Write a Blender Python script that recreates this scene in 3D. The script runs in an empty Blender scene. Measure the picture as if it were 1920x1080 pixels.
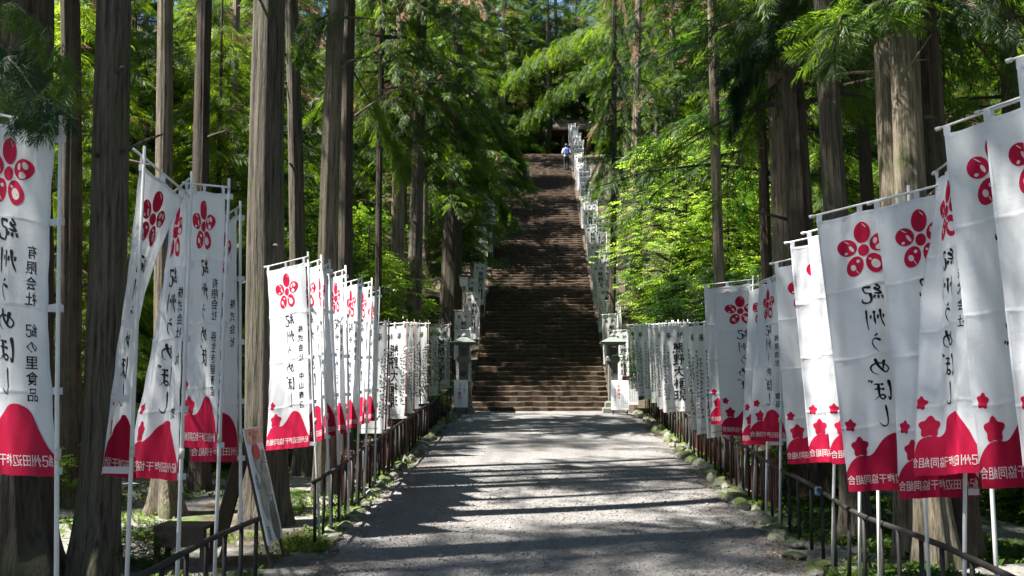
import bpy, bmesh, math, random
import numpy as np
from mathutils import Vector, Matrix
R = math.radians
scene = bpy.context.scene
col = scene.collection

# ------------------------------------------------------------------ camera
F_PX, HOR, VPX = 1900.0, 715.0, 1012.0           # focal length, horizon row and path direction, photo pixels
CAM = Vector((0.0, 0.0, 1.65))
PITCH = math.atan((HOR - 540) / F_PX)
YAW = math.atan((VPX - 960) / F_PX)
cam_d = bpy.data.cameras.new('camera')
cam_d.sensor_width = 36.0
cam_d.lens = 36.0 * F_PX / 1920
cam_d.clip_end = 1000
cam_d.clip_start = 0.05
cam = bpy.data.objects.new('camera', cam_d)
col.objects.link(cam)
cam.location = CAM
cam.rotation_euler = (math.pi / 2 + PITCH, 0, YAW)
scene.camera = cam

# ------------------------------------------------------------------ sky, sun, exposure
SUN_EL, SUN_AZ = R(60), R(-106)                  # azimuth from +Y, negative towards -X
world = bpy.data.worlds.new('World')
scene.world = world
world.use_nodes = True
wn = world.node_tree
sky = wn.nodes.new('ShaderNodeTexSky')
sky.sky_type = 'NISHITA'
sky.sun_disc = False
sky.ozone_density = 3.0
sky.dust_density = 0.4
sky.sun_elevation = SUN_EL
sky.sun_rotation = SUN_AZ
wn.nodes['Background'].inputs['Strength'].default_value = 0.05
wn.links.new(sky.outputs[0], wn.nodes['Background'].inputs['Color'])
sun_d = bpy.data.lights.new('sun', 'SUN')
sun_d.energy = 5.0
sun_d.angle = R(0.55)
sun_d.color = (1.0, 0.95, 0.86)
sun = bpy.data.objects.new('sun', sun_d)
col.objects.link(sun)
sun_from = Vector((math.sin(SUN_AZ) * math.cos(SUN_EL), math.cos(SUN_AZ) * math.cos(SUN_EL), math.sin(SUN_EL)))
sun.rotation_euler = sun_from.to_track_quat('Z', 'Y').to_euler()
sun.location = (-20, -5, 40)
vs = scene.view_settings
vs.view_transform = 'Standard'
vs.look = 'None'
vs.gamma = 1.0
vs.exposure = 2.15
vs.use_curve_mapping = False
cy = scene.cycles
cy.use_denoising = True
cy.max_bounces = 7
cy.diffuse_bounces = 4
cy.glossy_bounces = 2
cy.transmission_bounces = 5
cy.transparent_max_bounces = 4
cy.sample_clamp_indirect = 6.0
cy.caustics_reflective = False
cy.caustics_refractive = False

rng = np.random.default_rng(7)
random.seed(7)

# ------------------------------------------------------------------ helpers
def ray(px, py):
    d = Vector(((px - 960) / F_PX, (540 - py) / F_PX, -1.0))
    return cam.rotation_euler.to_matrix() @ d

def at(px, py, Y):
    """point on the vertical plane at distance Y seen through photo pixel (px, py)"""
    d = ray(px, py)
    return CAM + d * (Y / d.y)

STAIR_Y, STAIR_Z, STAIR_T, STAIR_R, STAIR_N, STAIR_HW = 25.3, 0.89, 0.31, 0.13, 108, 1.72
TOP_Y = STAIR_Y + STAIR_N * STAIR_T
TOP_Z = STAIR_Z + STAIR_N * STAIR_R

def gprof(y):
    y = np.asarray(y, float)
    a = np.clip((y - 8.5) / 16.8, 0, 1) * STAIR_Z
    b = np.clip(y - STAIR_Y, 0, TOP_Y - STAIR_Y) * (STAIR_R / STAIR_T)
    c = np.clip(y - 78, 0, None) * 0.45
    return a + b + c

def gz(x, y):
    x = np.asarray(x, float); y = np.asarray(y, float)
    z = gprof(y)
    ax = np.abs(x)
    side = np.clip(ax - 8, 0, None)
    z = z + 0.22 * side * np.clip((y - 4) / 20, 0, 1) * np.clip(1.6 - y / 60, .3, 1)
    rough = np.clip((ax - 3.2) / 3, 0, 1)
    z = z + rough * 0.10 * (np.sin(x * 1.3 + y * .7) * np.cos(y * 1.1 - x * .4) + .6 * np.sin(x * 2.9 - y * 2.1))
    st = (y > STAIR_Y - .2) & (y < TOP_Y + .3)
    z = np.where(st & (ax < STAIR_HW + .05), z - 0.35, z)
    return z

def gzf(x, y):
    return float(gz(x, y))

def mesh_np(name, verts, faces, mats, mat_idx=None, smooth=False):
    """verts (N,3); faces (M,k) with k 3 or 4, all alike"""
    me = bpy.data.meshes.new(name)
    verts = np.ascontiguousarray(verts, np.float32); faces = np.ascontiguousarray(faces, np.int32)
    k = faces.shape[1]
    me.vertices.add(len(verts)); me.vertices.foreach_set('co', verts.ravel())
    me.loops.add(faces.size); me.loops.foreach_set('vertex_index', faces.ravel())
    me.polygons.add(len(faces))
    me.polygons.foreach_set('loop_start', np.arange(0, faces.size, k, dtype=np.int32))
    me.polygons.foreach_set('loop_total', np.full(len(faces), k, np.int32))
    for m in (mats if isinstance(mats, (list, tuple)) else [mats]):
        me.materials.append(m)
    if mat_idx is not None:
        me.polygons.foreach_set('material_index', np.ascontiguousarray(mat_idx, np.int32))
    if smooth:
        me.polygons.foreach_set('use_smooth', np.ones(len(faces), bool))
    me.update(calc_edges=True)
    return me

def link(name, data, parent=None, loc=None):
    o = bpy.data.objects.new(name, data)
    col.objects.link(o)
    if parent is not None:
        o.parent = parent
    if loc is not None:
        o.location = loc
    return o

def tag(o, label=None, cat=None, group=None, kind=None):
    if label: o['label'] = label
    if cat: o['category'] = cat
    if group: o['group'] = group
    if kind: o['kind'] = kind
    return o

def thing(name, loc, label, cat, group=None, rz=0.0):
    o = link(name, None, None, loc)
    o.empty_display_size = 0.2
    o.rotation_euler = (0, 0, rz)
    return tag(o, label, cat, group)

def copy_tree(o, parent=None):
    c = o.copy(); col.objects.link(c); c.parent = parent
    for ch in list(o.children):
        copy_tree(ch, c)
    return c

class MB:
    """collects simple shapes into one mesh"""
    def __init__(s):
        s.v = []; s.f = []
    def add(s, vs_, fs):
        n = len(s.v); s.v += [tuple(v) for v in vs_]; s.f += [tuple(i + n for i in f) for f in fs]
        return s
    def box(s, c, d, rot=None, bev=0.0):
        hx, hy, hz = d[0] / 2, d[1] / 2, d[2] / 2
        bm = bmesh.new(); bmesh.ops.create_cube(bm, size=1)
        bmesh.ops.scale(bm, vec=d, verts=bm.verts)
        if bev > 0:
            bmesh.ops.bevel(bm, geom=list(bm.edges), offset=bev, segments=1, affect='EDGES')
        M = Matrix.Translation(c) @ (rot.to_4x4() if rot is not None else Matrix.Identity(4))
        bm.verts.index_update()
        s.add([M @ v.co for v in bm.verts], [[v.index for v in f.verts] for f in bm.faces]); bm.free()
        return s
    def tube(s, pts, rad, n=8, cap=True):
        pts = [Vector(p) for p in pts]
        if not hasattr(rad, '__len__'): rad = [rad] * len(pts)
        rings = []
        for i, p in enumerate(pts):
            t = (pts[min(i + 1, len(pts) - 1)] - pts[max(i - 1, 0)]).normalized()
            a = t.orthogonal().normalized() if i == 0 else (pa - t * pa.dot(t)).normalized()
            pa = a; b = t.cross(a)
            rings.append([p + (a * math.cos(2 * math.pi * k / n) + b * math.sin(2 * math.pi * k / n)) * rad[i] for k in range(n)])
        vs_ = [v for r in rings for v in r]; fs = []
        for i in range(len(pts) - 1):
            for k in range(n):
                fs.append((i * n + k, i * n + (k + 1) % n, (i + 1) * n + (k + 1) % n, (i + 1) * n + k))
        if cap:
            fs.append(tuple(range(n - 1, -1, -1))); fs.append(tuple((len(pts) - 1) * n + k for k in range(n)))
        return s.add(vs_, fs)
    def prism(s, rings, rot=0.0):
        """stack of 4-sided rings (half_x, half_y, z)"""
        vs_ = []; fs = []
        for hx, hy, z in rings:
            for sx, sy in ((-1, -1), (1, -1), (1, 1), (-1, 1)): vs_.append((sx * hx, sy * hy, z))
        for i in range(len(rings) - 1):
            for k in range(4): fs.append((i * 4 + k, i * 4 + (k + 1) % 4, i * 4 + 4 + (k + 1) % 4, i * 4 + 4 + k))
        fs.append((3, 2, 1, 0)); m = (len(rings) - 1) * 4; fs.append((m, m + 1, m + 2, m + 3))
        return s.add(vs_, fs)
    def mesh(s, name, mat, smooth=False):
        me = bpy.data.meshes.new(name); me.from_pydata(s.v, [], s.f); me.materials.append(mat)
        if smooth:
            for p in me.polygons: p.use_smooth = True
        me.update(); return me
    def build(s, name, mat, parent=None, loc=None, smooth=False):
        return link(name, s.mesh(name, mat, smooth), parent, loc)

# ------------------------------------------------------------------ materials
def newmat(name):
    m = bpy.data.materials.new(name); m.use_nodes = True
    nt = m.node_tree; b = nt.nodes['Principled BSDF']
    return m, nt, b

def node(nt, t, **kw):
    n = nt.nodes.new(t)
    for k, v in kw.items():
        if k.startswith('i_'): n.inputs[k[2:]].default_value = v
        else: setattr(n, k, v)
    return n

def ramp(nt, fac, stops):
    r = nt.nodes.new('ShaderNodeValToRGB')
    e = r.color_ramp.elements
    while len(e) < len(stops): e.new(0.5)
    for i, (p, c) in enumerate(stops):
        e[i].position = p; e[i].color = (c[0], c[1], c[2], 1)
    nt.links.new(fac, r.inputs[0])
    return r

def noise(nt, vec, scale, detail=4, rough=.6):
    n = node(nt, 'ShaderNodeTexNoise')
    n.inputs['Scale'].default_value = scale; n.inputs['Detail'].default_value = detail; n.inputs['Roughness'].default_value = rough
    if vec is not None: nt.links.new(vec, n.inputs['Vector'])
    return n.outputs['Fac']

def bump(nt, b, h, strength=.5, dist=.02):
    bp = node(nt, 'ShaderNodeBump'); bp.inputs['Strength'].default_value = strength; bp.inputs['Distance'].default_value = dist
    nt.links.new(h, bp.inputs['Height']); nt.links.new(bp.outputs[0], b.inputs['Normal'])

def mixc(nt, fac, a, b_):
    m = node(nt, 'ShaderNodeMix', data_type='RGBA')
    for s, v in ((m.inputs[0], fac), (m.inputs[6], a), (m.inputs[7], b_)):
        if isinstance(v, (tuple, float, int)): s.default_value = (*v, 1) if isinstance(v, tuple) else v
        else: nt.links.new(v, s)
    return m.outputs[2]

def simple(name, c, rough=.6, var=.25, scale=6, metal=0.0, bmp=0.0):
    m, nt, b = newmat(name)
    tc = node(nt, 'ShaderNodeTexCoord')
    n = noise(nt, tc.outputs['Object'], scale, 5)
    lo = tuple(max(0, v * (1 - var)) for v in c); hi = tuple(min(1, v * (1 + var)) for v in c)
    r = ramp(nt, n, [(.3, lo), (.7, hi)])
    nt.links.new(r.outputs[0], b.inputs['Base Color'])
    b.inputs['Roughness'].default_value = rough; b.inputs['Metallic'].default_value = metal
    if bmp: bump(nt, b, n, bmp, .01)
    return m

def mask(nt, fac, lo, hi):
    mr = node(nt, 'ShaderNodeMapRange'); mr.inputs['From Min'].default_value = lo; mr.inputs['From Max'].default_value = hi
    nt.links.new(fac, mr.inputs[0]); return mr.outputs[0]

def m_gravel(name, base, moss=0.0):
    m, nt, b = newmat(name)
    tc = node(nt, 'ShaderNodeTexCoord'); co = tc.outputs['Object']
    vor = node(nt, 'ShaderNodeTexVoronoi'); vor.inputs['Scale'].default_value = 75; nt.links.new(co, vor.inputs['Vector'])
    hsv = node(nt, 'ShaderNodeSeparateColor'); nt.links.new(vor.outputs['Color'], hsv.inputs[0])
    r = ramp(nt, hsv.outputs[0], [(0, tuple(v * .55 for v in base)), (.5, base), (1, tuple(min(1, v * 1.5) for v in base))])
    big = noise(nt, co, .9, 5, .65)
    c = mixc(nt, mask(nt, big, .42, .7), r.outputs[0], tuple(v * .72 for v in (base[0], base[1] * .97, base[2] * .93)))
    mt = node(nt, 'ShaderNodeMapping'); mt.inputs['Scale'].default_value = (1.6, .14, 1); nt.links.new(co, mt.inputs[0])
    tr = noise(nt, mt.outputs[0], 1.0, 5, .6)
    c = mixc(nt, mask(nt, tr, .5, .75), c, tuple(v * .6 for v in base))
    if moss:
        mm = noise(nt, co, .7, 6, .7)
        c = mixc(nt, mask(nt, mm, .62 - moss * .2, .68 - moss * .2), c, (.045, .075, .012))
    nt.links.new(c, b.inputs['Base Color']); b.inputs['Roughness'].default_value = .9
    bump(nt, b, vor.outputs['Distance'], .45, .012)
    return m

def m_ground():
    m, nt, b = newmat('forest_floor')
    tc = node(nt, 'ShaderNodeTexCoord'); co = tc.outputs['Object']
    n1 = noise(nt, co, 1.1, 8, .7); n2 = noise(nt, co, 14, 6, .7); n3 = noise(nt, co, .45, 4, .6)
    lit = ramp(nt, n2, [(.25, (.015, .010, .006)), (.5, (.045, .032, .019)), (.75, (.10, .075, .048))])
    grav = ramp(nt, n2, [(.3, (.085, .082, .076)), (.7, (.25, .24, .225))])
    sp = node(nt, 'ShaderNodeSeparateXYZ'); nt.links.new(co, sp.inputs[0])
    near = node(nt, 'ShaderNodeMath', operation='MULTIPLY'); nt.links.new(mask(nt, n3, .40, .47), near.inputs[0]); nt.links.new(mask(nt, sp.outputs[1], 22, 17), near.inputs[1])
    c = mixc(nt, near.outputs[0], lit.outputs[0], grav.outputs[0])
    mo = ramp(nt, n2, [(.3, (.03, .055, .008)), (.7, (.10, .15, .022))])
    c = mixc(nt, mask(nt, n1, .54, .60), c, mo.outputs[0])
    nt.links.new(c, b.inputs['Base Color']); b.inputs['Roughness'].default_value = .95
    bump(nt, b, n2, .8, .05)
    return m

def m_bark(name, dark, light, moss=.0, vs_=1.0, red=None):
    m, nt, b = newmat(name)
    tc = node(nt, 'ShaderNodeTexCoord')
    mp = node(nt, 'ShaderNodeMapping'); mp.inputs['Scale'].default_value = (34 * vs_, 34 * vs_, 1.5)
    nt.links.new(tc.outputs['Object'], mp.inputs[0])
    n1 = noise(nt, mp.outputs[0], 1.0, 7, .68)
    mp2 = node(nt, 'ShaderNodeMapping'); mp2.inputs['Scale'].default_value = (60 * vs_, 60 * vs_, 5)
    nt.links.new(tc.outputs['Object'], mp2.inputs[0])
    n2 = noise(nt, mp2.outputs[0], 1.0, 5, .7)
    add = node(nt, 'ShaderNodeMath', operation='ADD'); mul = node(nt, 'ShaderNodeMath', operation='MULTIPLY'); mul.inputs[1].default_value = .45
    nt.links.new(n2, mul.inputs[0]); nt.links.new(n1, add.inputs[0]); nt.links.new(mul.outputs[0], add.inputs[1])
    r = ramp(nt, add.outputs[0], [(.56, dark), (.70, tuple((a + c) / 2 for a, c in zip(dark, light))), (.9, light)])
    c = r.outputs[0]
    pat = noise(nt, tc.outputs['Object'], 2.2, 5, .65)
    if red: c = mixc(nt, mask(nt, pat, .5, .62), c, red)
    if moss:
        c = mixc(nt, mask(nt, pat, .62 - moss * .2, .78 - moss * .2), c, (.075, .095, .025))
    nt.links.new(c, b.inputs['Base Color']); b.inputs['Roughness'].default_value = .92
    bump(nt, b, add.outputs[0], 1.0, .05)
    return m

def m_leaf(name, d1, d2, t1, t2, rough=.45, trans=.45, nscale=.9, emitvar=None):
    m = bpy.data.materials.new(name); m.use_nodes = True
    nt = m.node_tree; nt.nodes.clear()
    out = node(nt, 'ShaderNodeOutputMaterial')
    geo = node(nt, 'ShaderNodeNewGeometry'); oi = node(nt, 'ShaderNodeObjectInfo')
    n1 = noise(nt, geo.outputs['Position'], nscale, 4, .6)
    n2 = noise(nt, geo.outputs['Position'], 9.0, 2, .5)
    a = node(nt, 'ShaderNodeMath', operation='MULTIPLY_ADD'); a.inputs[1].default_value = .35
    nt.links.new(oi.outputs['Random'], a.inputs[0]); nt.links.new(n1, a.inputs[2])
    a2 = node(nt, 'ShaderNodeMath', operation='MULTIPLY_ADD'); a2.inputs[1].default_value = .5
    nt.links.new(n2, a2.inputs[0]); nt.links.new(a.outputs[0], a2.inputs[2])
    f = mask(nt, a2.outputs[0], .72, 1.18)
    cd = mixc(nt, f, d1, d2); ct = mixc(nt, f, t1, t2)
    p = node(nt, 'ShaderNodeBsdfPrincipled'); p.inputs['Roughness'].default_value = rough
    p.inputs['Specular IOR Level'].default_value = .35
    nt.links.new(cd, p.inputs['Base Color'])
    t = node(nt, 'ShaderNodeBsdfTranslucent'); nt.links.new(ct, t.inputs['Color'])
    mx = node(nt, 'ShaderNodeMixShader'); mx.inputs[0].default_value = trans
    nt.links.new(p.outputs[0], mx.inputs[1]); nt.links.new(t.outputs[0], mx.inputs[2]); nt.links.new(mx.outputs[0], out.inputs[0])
    return m

def m_cloth(name, c, trans, rough=.7, weave=True):
    m = bpy.data.materials.new(name); m.use_nodes = True
    nt = m.node_tree; nt.nodes.clear()
    out = node(nt, 'ShaderNodeOutputMaterial')
    tc = node(nt, 'ShaderNodeTexCoord')
    n = noise(nt, tc.outputs['Object'], 3.0, 4, .6)
    oi = node(nt, 'ShaderNodeObjectInfo')
    cc = mixc(nt, mask(nt, n, .3, .8), c, tuple(v * .88 for v in c))
    cc = mixc(nt, mask(nt, oi.outputs['Random'], 0, 2.2), cc, (c[0] * .72, c[1] * .72, c[2] * .69))
    p = node(nt, 'ShaderNodeBsdfPrincipled'); p.inputs['Roughness'].default_value = rough; p.inputs['Specular IOR Level'].default_value = .2
    nt.links.new(cc, p.inputs['Base Color'])
    t = node(nt, 'ShaderNodeBsdfTranslucent'); nt.links.new(cc, t.inputs['Color'])
    n2 = noise(nt, tc.outputs['Object'], 11, 4, .6)
    bp = node(nt, 'ShaderNodeBump'); bp.inputs['Strength'].default_value = .4; bp.inputs['Distance'].default_value = .012
    nt.links.new(n2, bp.inputs['Height']); nt.links.new(bp.outputs[0], p.inputs['Normal']); nt.links.new(bp.outputs[0], t.inputs['Normal'])
    mx = node(nt, 'ShaderNodeMixShader'); mx.inputs[0].default_value = trans
    nt.links.new(p.outputs[0], mx.inputs[1]); nt.links.new(t.outputs[0], mx.inputs[2]); nt.links.new(mx.outputs[0], out.inputs[0])
    return m

def m_stone(name, c1, c2, moss=0.0, mcol=(.05, .075, .018), scale=8):
    m, nt, b = newmat(name)
    tc = node(nt, 'ShaderNodeTexCoord'); geo = node(nt, 'ShaderNodeNewGeometry')
    n = noise(nt, geo.outputs['Position'], scale, 6, .7); n2 = noise(nt, geo.outputs['Position'], 1.4, 5, .7)
    c = ramp(nt, n, [(.3, c1), (.7, c2)]).outputs[0]
    if moss:
        sx = node(nt, 'ShaderNodeSeparateXYZ'); nt.links.new(geo.outputs['Normal'], sx.inputs[0])
        up = node(nt, 'ShaderNodeMath', operation='MULTIPLY_ADD'); up.inputs[1].default_value = .25; up.inputs[2].default_value = 0
        nt.links.new(sx.outputs[2], up.inputs[0])
        ad = node(nt, 'ShaderNodeMath', operation='ADD'); nt.links.new(up.outputs[0], ad.inputs[0]); nt.links.new(n2, ad.inputs[1])
        c = mixc(nt, mask(nt, ad.outputs[0], .78 - moss * .4, .92 - moss * .4), c, mcol)
    nt.links.new(c, b.inputs['Base Color']); b.inputs['Roughness'].default_value = .88
    bump(nt, b, n, .6, .02)
    return m

M = {}
M['ground'] = m_ground()
M['gravel'] = m_gravel('path_gravel', (.155, .15, .15))
M['pebble'] = simple('pebble', (.17, .165, .16), .85, .5, 30)
M['step'] = m_stone('step_stone', (.018, .011, .0065), (.095, .058, .032), .2, (.018, .019, .007), 6)
M['edge_stone'] = m_stone('edging_stone', (.10, .095, .085), (.27, .26, .235), .52, (.065, .085, .02), 10)
M['granite'] = m_stone('granite', (.12, .122, .112), (.23, .23, .21), .25, (.09, .12, .06), 25)
M['patina'] = m_stone('roof_patina', (.09, .115, .10), (.16, .19, .17), .0, scale=12)
M['ink'] = m_cloth('ink_print', (.012, .012, .02), .15)
M['inkgrey'] = m_cloth('faded_ink_print', (.035, .035, .04), .2)
M['red'] = m_cloth('red_print', (.56, .011, .066), .38)
M['cloth'] = m_cloth('banner_cloth', (.80, .825, .88), .44)
M['clothw'] = m_cloth('banner_cloth_plain', (.84, .85, .87), .42)
M['white_ink'] = m_cloth('white_print', (.82, .76, .78), .35)
M['pole'] = simple('pole_plastic', (.60, .60, .60), .4, .12, 4)
M['pole_brown'] = simple('pole_brown', (.10, .035, .025), .5, .3, 4)
M['collar'] = simple('collar_plastic', (.50, .49, .42), .5, .15, 8)
M['fence'] = simple('fence_brown', (.012, .010, .009), .7, .45, 9, .0, .2)
M['redwood'] = simple('red_stain', (.075, .02, .014), .6, .45, 7)
M['wood'] = simple('dark_wood', (.06, .038, .025), .7, .4, 12)
M['woodl'] = simple('pale_wood', (.30, .22, .14), .7, .3, 12)
M['panel'] = simple('sign_panel', (.72, .72, .74), .35, .06, 3)
M['panelw'] = simple('sign_white', (.80, .81, .82), .4, .04, 3)
M['sign_red'] = simple('sign_red', (.60, .02, .04), .5, .08, 3)
M['sign_black'] = simple('sign_black', (.02, .02, .022), .5, .1, 3)
M['sign_blue'] = simple('sign_grey_blue', (.22, .28, .36), .5, .1, 3)
M['orange'] = simple('sign_orange', (.70, .42, .27), .5, .08, 3)
M['tape'] = simple('blue_tape', (.16, .36, .55), .4, .1, 5)
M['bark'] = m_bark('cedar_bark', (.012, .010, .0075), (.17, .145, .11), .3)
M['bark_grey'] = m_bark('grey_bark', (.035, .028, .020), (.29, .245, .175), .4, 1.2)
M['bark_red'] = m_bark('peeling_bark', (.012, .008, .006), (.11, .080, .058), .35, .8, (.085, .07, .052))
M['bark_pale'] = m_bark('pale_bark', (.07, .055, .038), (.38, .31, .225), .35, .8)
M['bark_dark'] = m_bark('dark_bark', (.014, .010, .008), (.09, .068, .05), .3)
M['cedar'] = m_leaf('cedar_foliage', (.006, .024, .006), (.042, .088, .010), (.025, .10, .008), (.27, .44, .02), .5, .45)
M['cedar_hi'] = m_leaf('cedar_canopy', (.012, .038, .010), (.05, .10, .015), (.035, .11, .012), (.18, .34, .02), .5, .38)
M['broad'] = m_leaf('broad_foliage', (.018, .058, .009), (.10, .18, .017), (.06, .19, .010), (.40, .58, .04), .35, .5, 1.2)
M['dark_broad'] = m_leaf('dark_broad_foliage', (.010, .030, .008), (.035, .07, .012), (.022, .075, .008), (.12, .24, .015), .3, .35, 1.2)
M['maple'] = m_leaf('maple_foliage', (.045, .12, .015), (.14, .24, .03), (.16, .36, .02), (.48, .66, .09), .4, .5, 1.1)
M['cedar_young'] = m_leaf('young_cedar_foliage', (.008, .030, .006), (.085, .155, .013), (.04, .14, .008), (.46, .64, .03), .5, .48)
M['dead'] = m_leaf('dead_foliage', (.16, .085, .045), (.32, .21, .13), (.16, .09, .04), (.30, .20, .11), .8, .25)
M['grass'] = m_leaf('grass', (.035, .075, .012), (.10, .15, .022), (.08, .18, .014), (.24, .36, .03), .5, .4, 2.0)

# ================================================================== SETTING
XL, XR = -2.18, 2.55                              # the two fence lines
def build_ground():
    xs = np.unique(np.round(np.concatenate([np.linspace(-90, -12, 40), np.linspace(-12, 12, 81), np.linspace(12, 90, 40)]), 3))
    ys = np.unique(np.round(np.concatenate([np.linspace(-40, 4, 30), np.linspace(4, 25.1, 75), [25.3], np.linspace(25.6, 59.2, 90), np.linspace(60, 200, 70)]), 3))
    X, Y = np.meshgrid(xs, ys)
    Z = gz(X, Y)
    v = np.stack([X, Y, Z], -1).reshape(-1, 3)
    nx = len(xs); i = np.arange(len(ys) - 1)[:, None] * nx + np.arange(nx - 1)[None]
    f = np.stack([i, i + 1, i + nx + 1, i + nx], -1).reshape(-1, 4)
    o = link('ground', mesh_np('ground', v, f, M['ground'], smooth=True))
    tag(o, 'brown forest floor with moss and gravel patches', None, kind='structure')
build_ground()

def path_edge(y, s):
    y = np.asarray(y, float)
    w = .07 * np.sin(y * 1.7 + s) + .05 * np.sin(y * 4.3 + 2 * s)
    return np.where(s < 0, -2.02 + w, 2.32 + w)
def build_path():
    ys = np.unique(np.round(np.concatenate([np.linspace(-12, 8.5, 50), np.linspace(8.5, 25.32, 130)]), 3)); k = 40
    v = []
    for y in ys:
        a, b = float(path_edge(y, -1)), float(path_edge(y, 1))
        for j in range(k + 1):
            t = j / k; x = a + (b - a) * t
            z = float(gprof(y)) + .02 + .012 * math.sin(x * 1.1 + y * .6) * math.sin(y * .9)
            if j in (0, k): z = float(gprof(y)) - .03
            v.append((x, y, z))
    i = np.arange(len(ys) - 1)[:, None] * (k + 1) + np.arange(k)[None]
    f = np.stack([i, i + 1, i + k + 2, i + k + 1], -1).reshape(-1, 4)
    o = link('gravel_path', mesh_np('gravel_path', np.array(v), f, M['gravel'], smooth=True))
    return tag(o, 'grey gravel path running up to the stone steps', None, kind='structure')
path = build_path()

# loose gravel lying on the path: far too many to count
def pebbles(name, n, y0, y1, parent, label):
    bm = bmesh.new(); bmesh.ops.create_icosphere(bm, subdivisions=1, radius=1)
    bm.verts.index_update()
    tv = np.array([v.co for v in bm.verts]); tf = np.array([[v.index for v in f.verts] for f in bm.faces]); bm.free()
    y = y0 + (y1 - y0) * rng.random(n) ** 1.5
    x = rng.uniform(-2.0, 2.3, n)
    r = rng.uniform(.004, .009, n) * (1 + .8 * (rng.random(n) > .93))
    sc = np.stack([r * rng.uniform(.8, 1.5, n), r * rng.uniform(.8, 1.5, n), r * rng.uniform(.5, .8, n)], -1)
    a = rng.uniform(0, 6.28, n); ca, sa = np.cos(a), np.sin(a)
    V = tv[None] * sc[:, None] * (1 + .18 * rng.standard_normal((n, len(tv), 1)))
    V = np.stack([V[..., 0] * ca[:, None] - V[..., 1] * sa[:, None], V[..., 0] * sa[:, None] + V[..., 1] * ca[:, None], V[..., 2]], -1)
    z = gprof(y) + .02 + .012 * np.sin(x * 1.1 + y * .6) * np.sin(y * .9) + r * .3
    V += np.stack([x, y, z], -1)[:, None]
    Fc = tf[None] + (np.arange(n) * len(tv))[:, None, None]
    o = link(name, mesh_np(name, V.reshape(-1, 3), Fc.reshape(-1, 3), M['pebble']), parent)
    tag(o, label, None, kind='stuff')
pebbles('loose_gravel', 16000, 8.0, 15.0, path, 'loose grey stones on the gravel path')

# mossy edging stones, each a piece of the path
def rock_mesh(seed, mat, sub=2):
    r_ = random.Random(seed); bm = bmesh.new(); bmesh.ops.create_icosphere(bm, subdivisions=sub, radius=1)
    ph = [r_.uniform(0, 6) for _ in range(6)]
    for v in bm.verts:
        c = v.co.copy()
        k = 1 + .16 * math.sin(2.1 * c.x + ph[0]) + .16 * math.sin(2.7 * c.y + ph[1]) + .12 * math.sin(3.3 * c.z + ph[2]) + .07 * math.sin(6 * c.x + 5 * c.y + ph[3])
        m_ = max(abs(c.x), abs(c.y), abs(c.z)); v.co = c * k * (.55 + .45 / m_ * .8) * r_.uniform(.93, 1.07)
    me = bpy.data.meshes.new('edging_stone'); bm.to_mesh(me); bm.free()
    me.materials.append(mat); return me
rocks = [rock_mesh(i, M['edge_stone']) for i in range(5)]
for s, x0 in ((-1, XL + .10), (1, XR - .15)):
    y = 6.0 if s > 0 else 9.8
    while y < 25.0:
        L = random.uniform(.06, .19)
        if not (s < 0 and y < 13 and random.random() < .35):
            o = link('edging_stone', random.choice(rocks), path)
            x = x0 + random.uniform(-.09, .09)
            o.location = (x, y + L, float(gprof(y + L)) + .01)
            far = min(1, max(0, (y - 9) / 6))
            o.scale = (random.uniform(.06, .13), L, random.uniform(.03, .06) + .055 * far)
            o.rotation_euler = (random.uniform(-.15, .15), random.uniform(-.2, .2), random.uniform(-.3, .3))
        y += 2 * L * random.uniform(.85, 1.1)

# ------------------------------------------------------------------ stone staircase
stair = link('stone_staircase', None, None, (0, STAIR_Y, STAIR_Z))
tag(stair, 'long straight flight of dark worn stone steps climbing the hill', None, kind='structure')
def step_mesh(seed):
    r_ = random.Random(seed); n = 18; v = []; f = []
    hw = STAIR_HW; d = STAIR_T + .05
    for j in range(n + 1):
        x = -hw + 2 * hw * j / n
        e = r_.uniform(-.026, .026); h = r_.uniform(-.02, .012)
        v += [(x, e + .004, -STAIR_R - .1), (x, e, -.022 + h), (x, e + .02, h), (x, d, h * .4)]
    for j in range(n):
        a, b = j * 4, j * 4 + 4
        f += [(a, b, b + 1, a + 1), (a + 1, b + 1, b + 2, a + 2), (a + 2, b + 2, b + 3, a + 3)]
    f += [(0, 1, 2, 3), (n * 4 + 3, n * 4 + 2, n * 4 + 1, n * 4)]
    me = bpy.data.meshes.new('stone_step'); me.from_pydata(v, [], f); me.materials.append(M['step']); return me
steps = [step_mesh(i) for i in range(9)]
for i in range(STAIR_N):
    o = link('stone_step', steps[random.randrange(9)], stair, (random.uniform(-.02, .02), i * STAIR_T, (i + 1) * STAIR_R))
    if random.random() < .5: o.rotation_euler = (0, random.uniform(-.003, .003), random.uniform(-.002, .002))
for s in (-1, 1):                                   # low stone kerbs beside the steps
    k = 27
    for i in range(k):
        y0 = (TOP_Y - STAIR_Y) * i / k; L = (TOP_Y - STAIR_Y) / k - .01; a = math.atan(STAIR_R / STAIR_T)
        MB().box((0, 0, 0), (.22, L / math.cos(a) * .99, .34), Matrix.Rotation(a, 3, 'X'), .02).build('side_slab', M['step'], stair, (s * (STAIR_HW + .13), y0 + L / 2, (y0 + L / 2) * STAIR_R / STAIR_T - .16))

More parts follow.
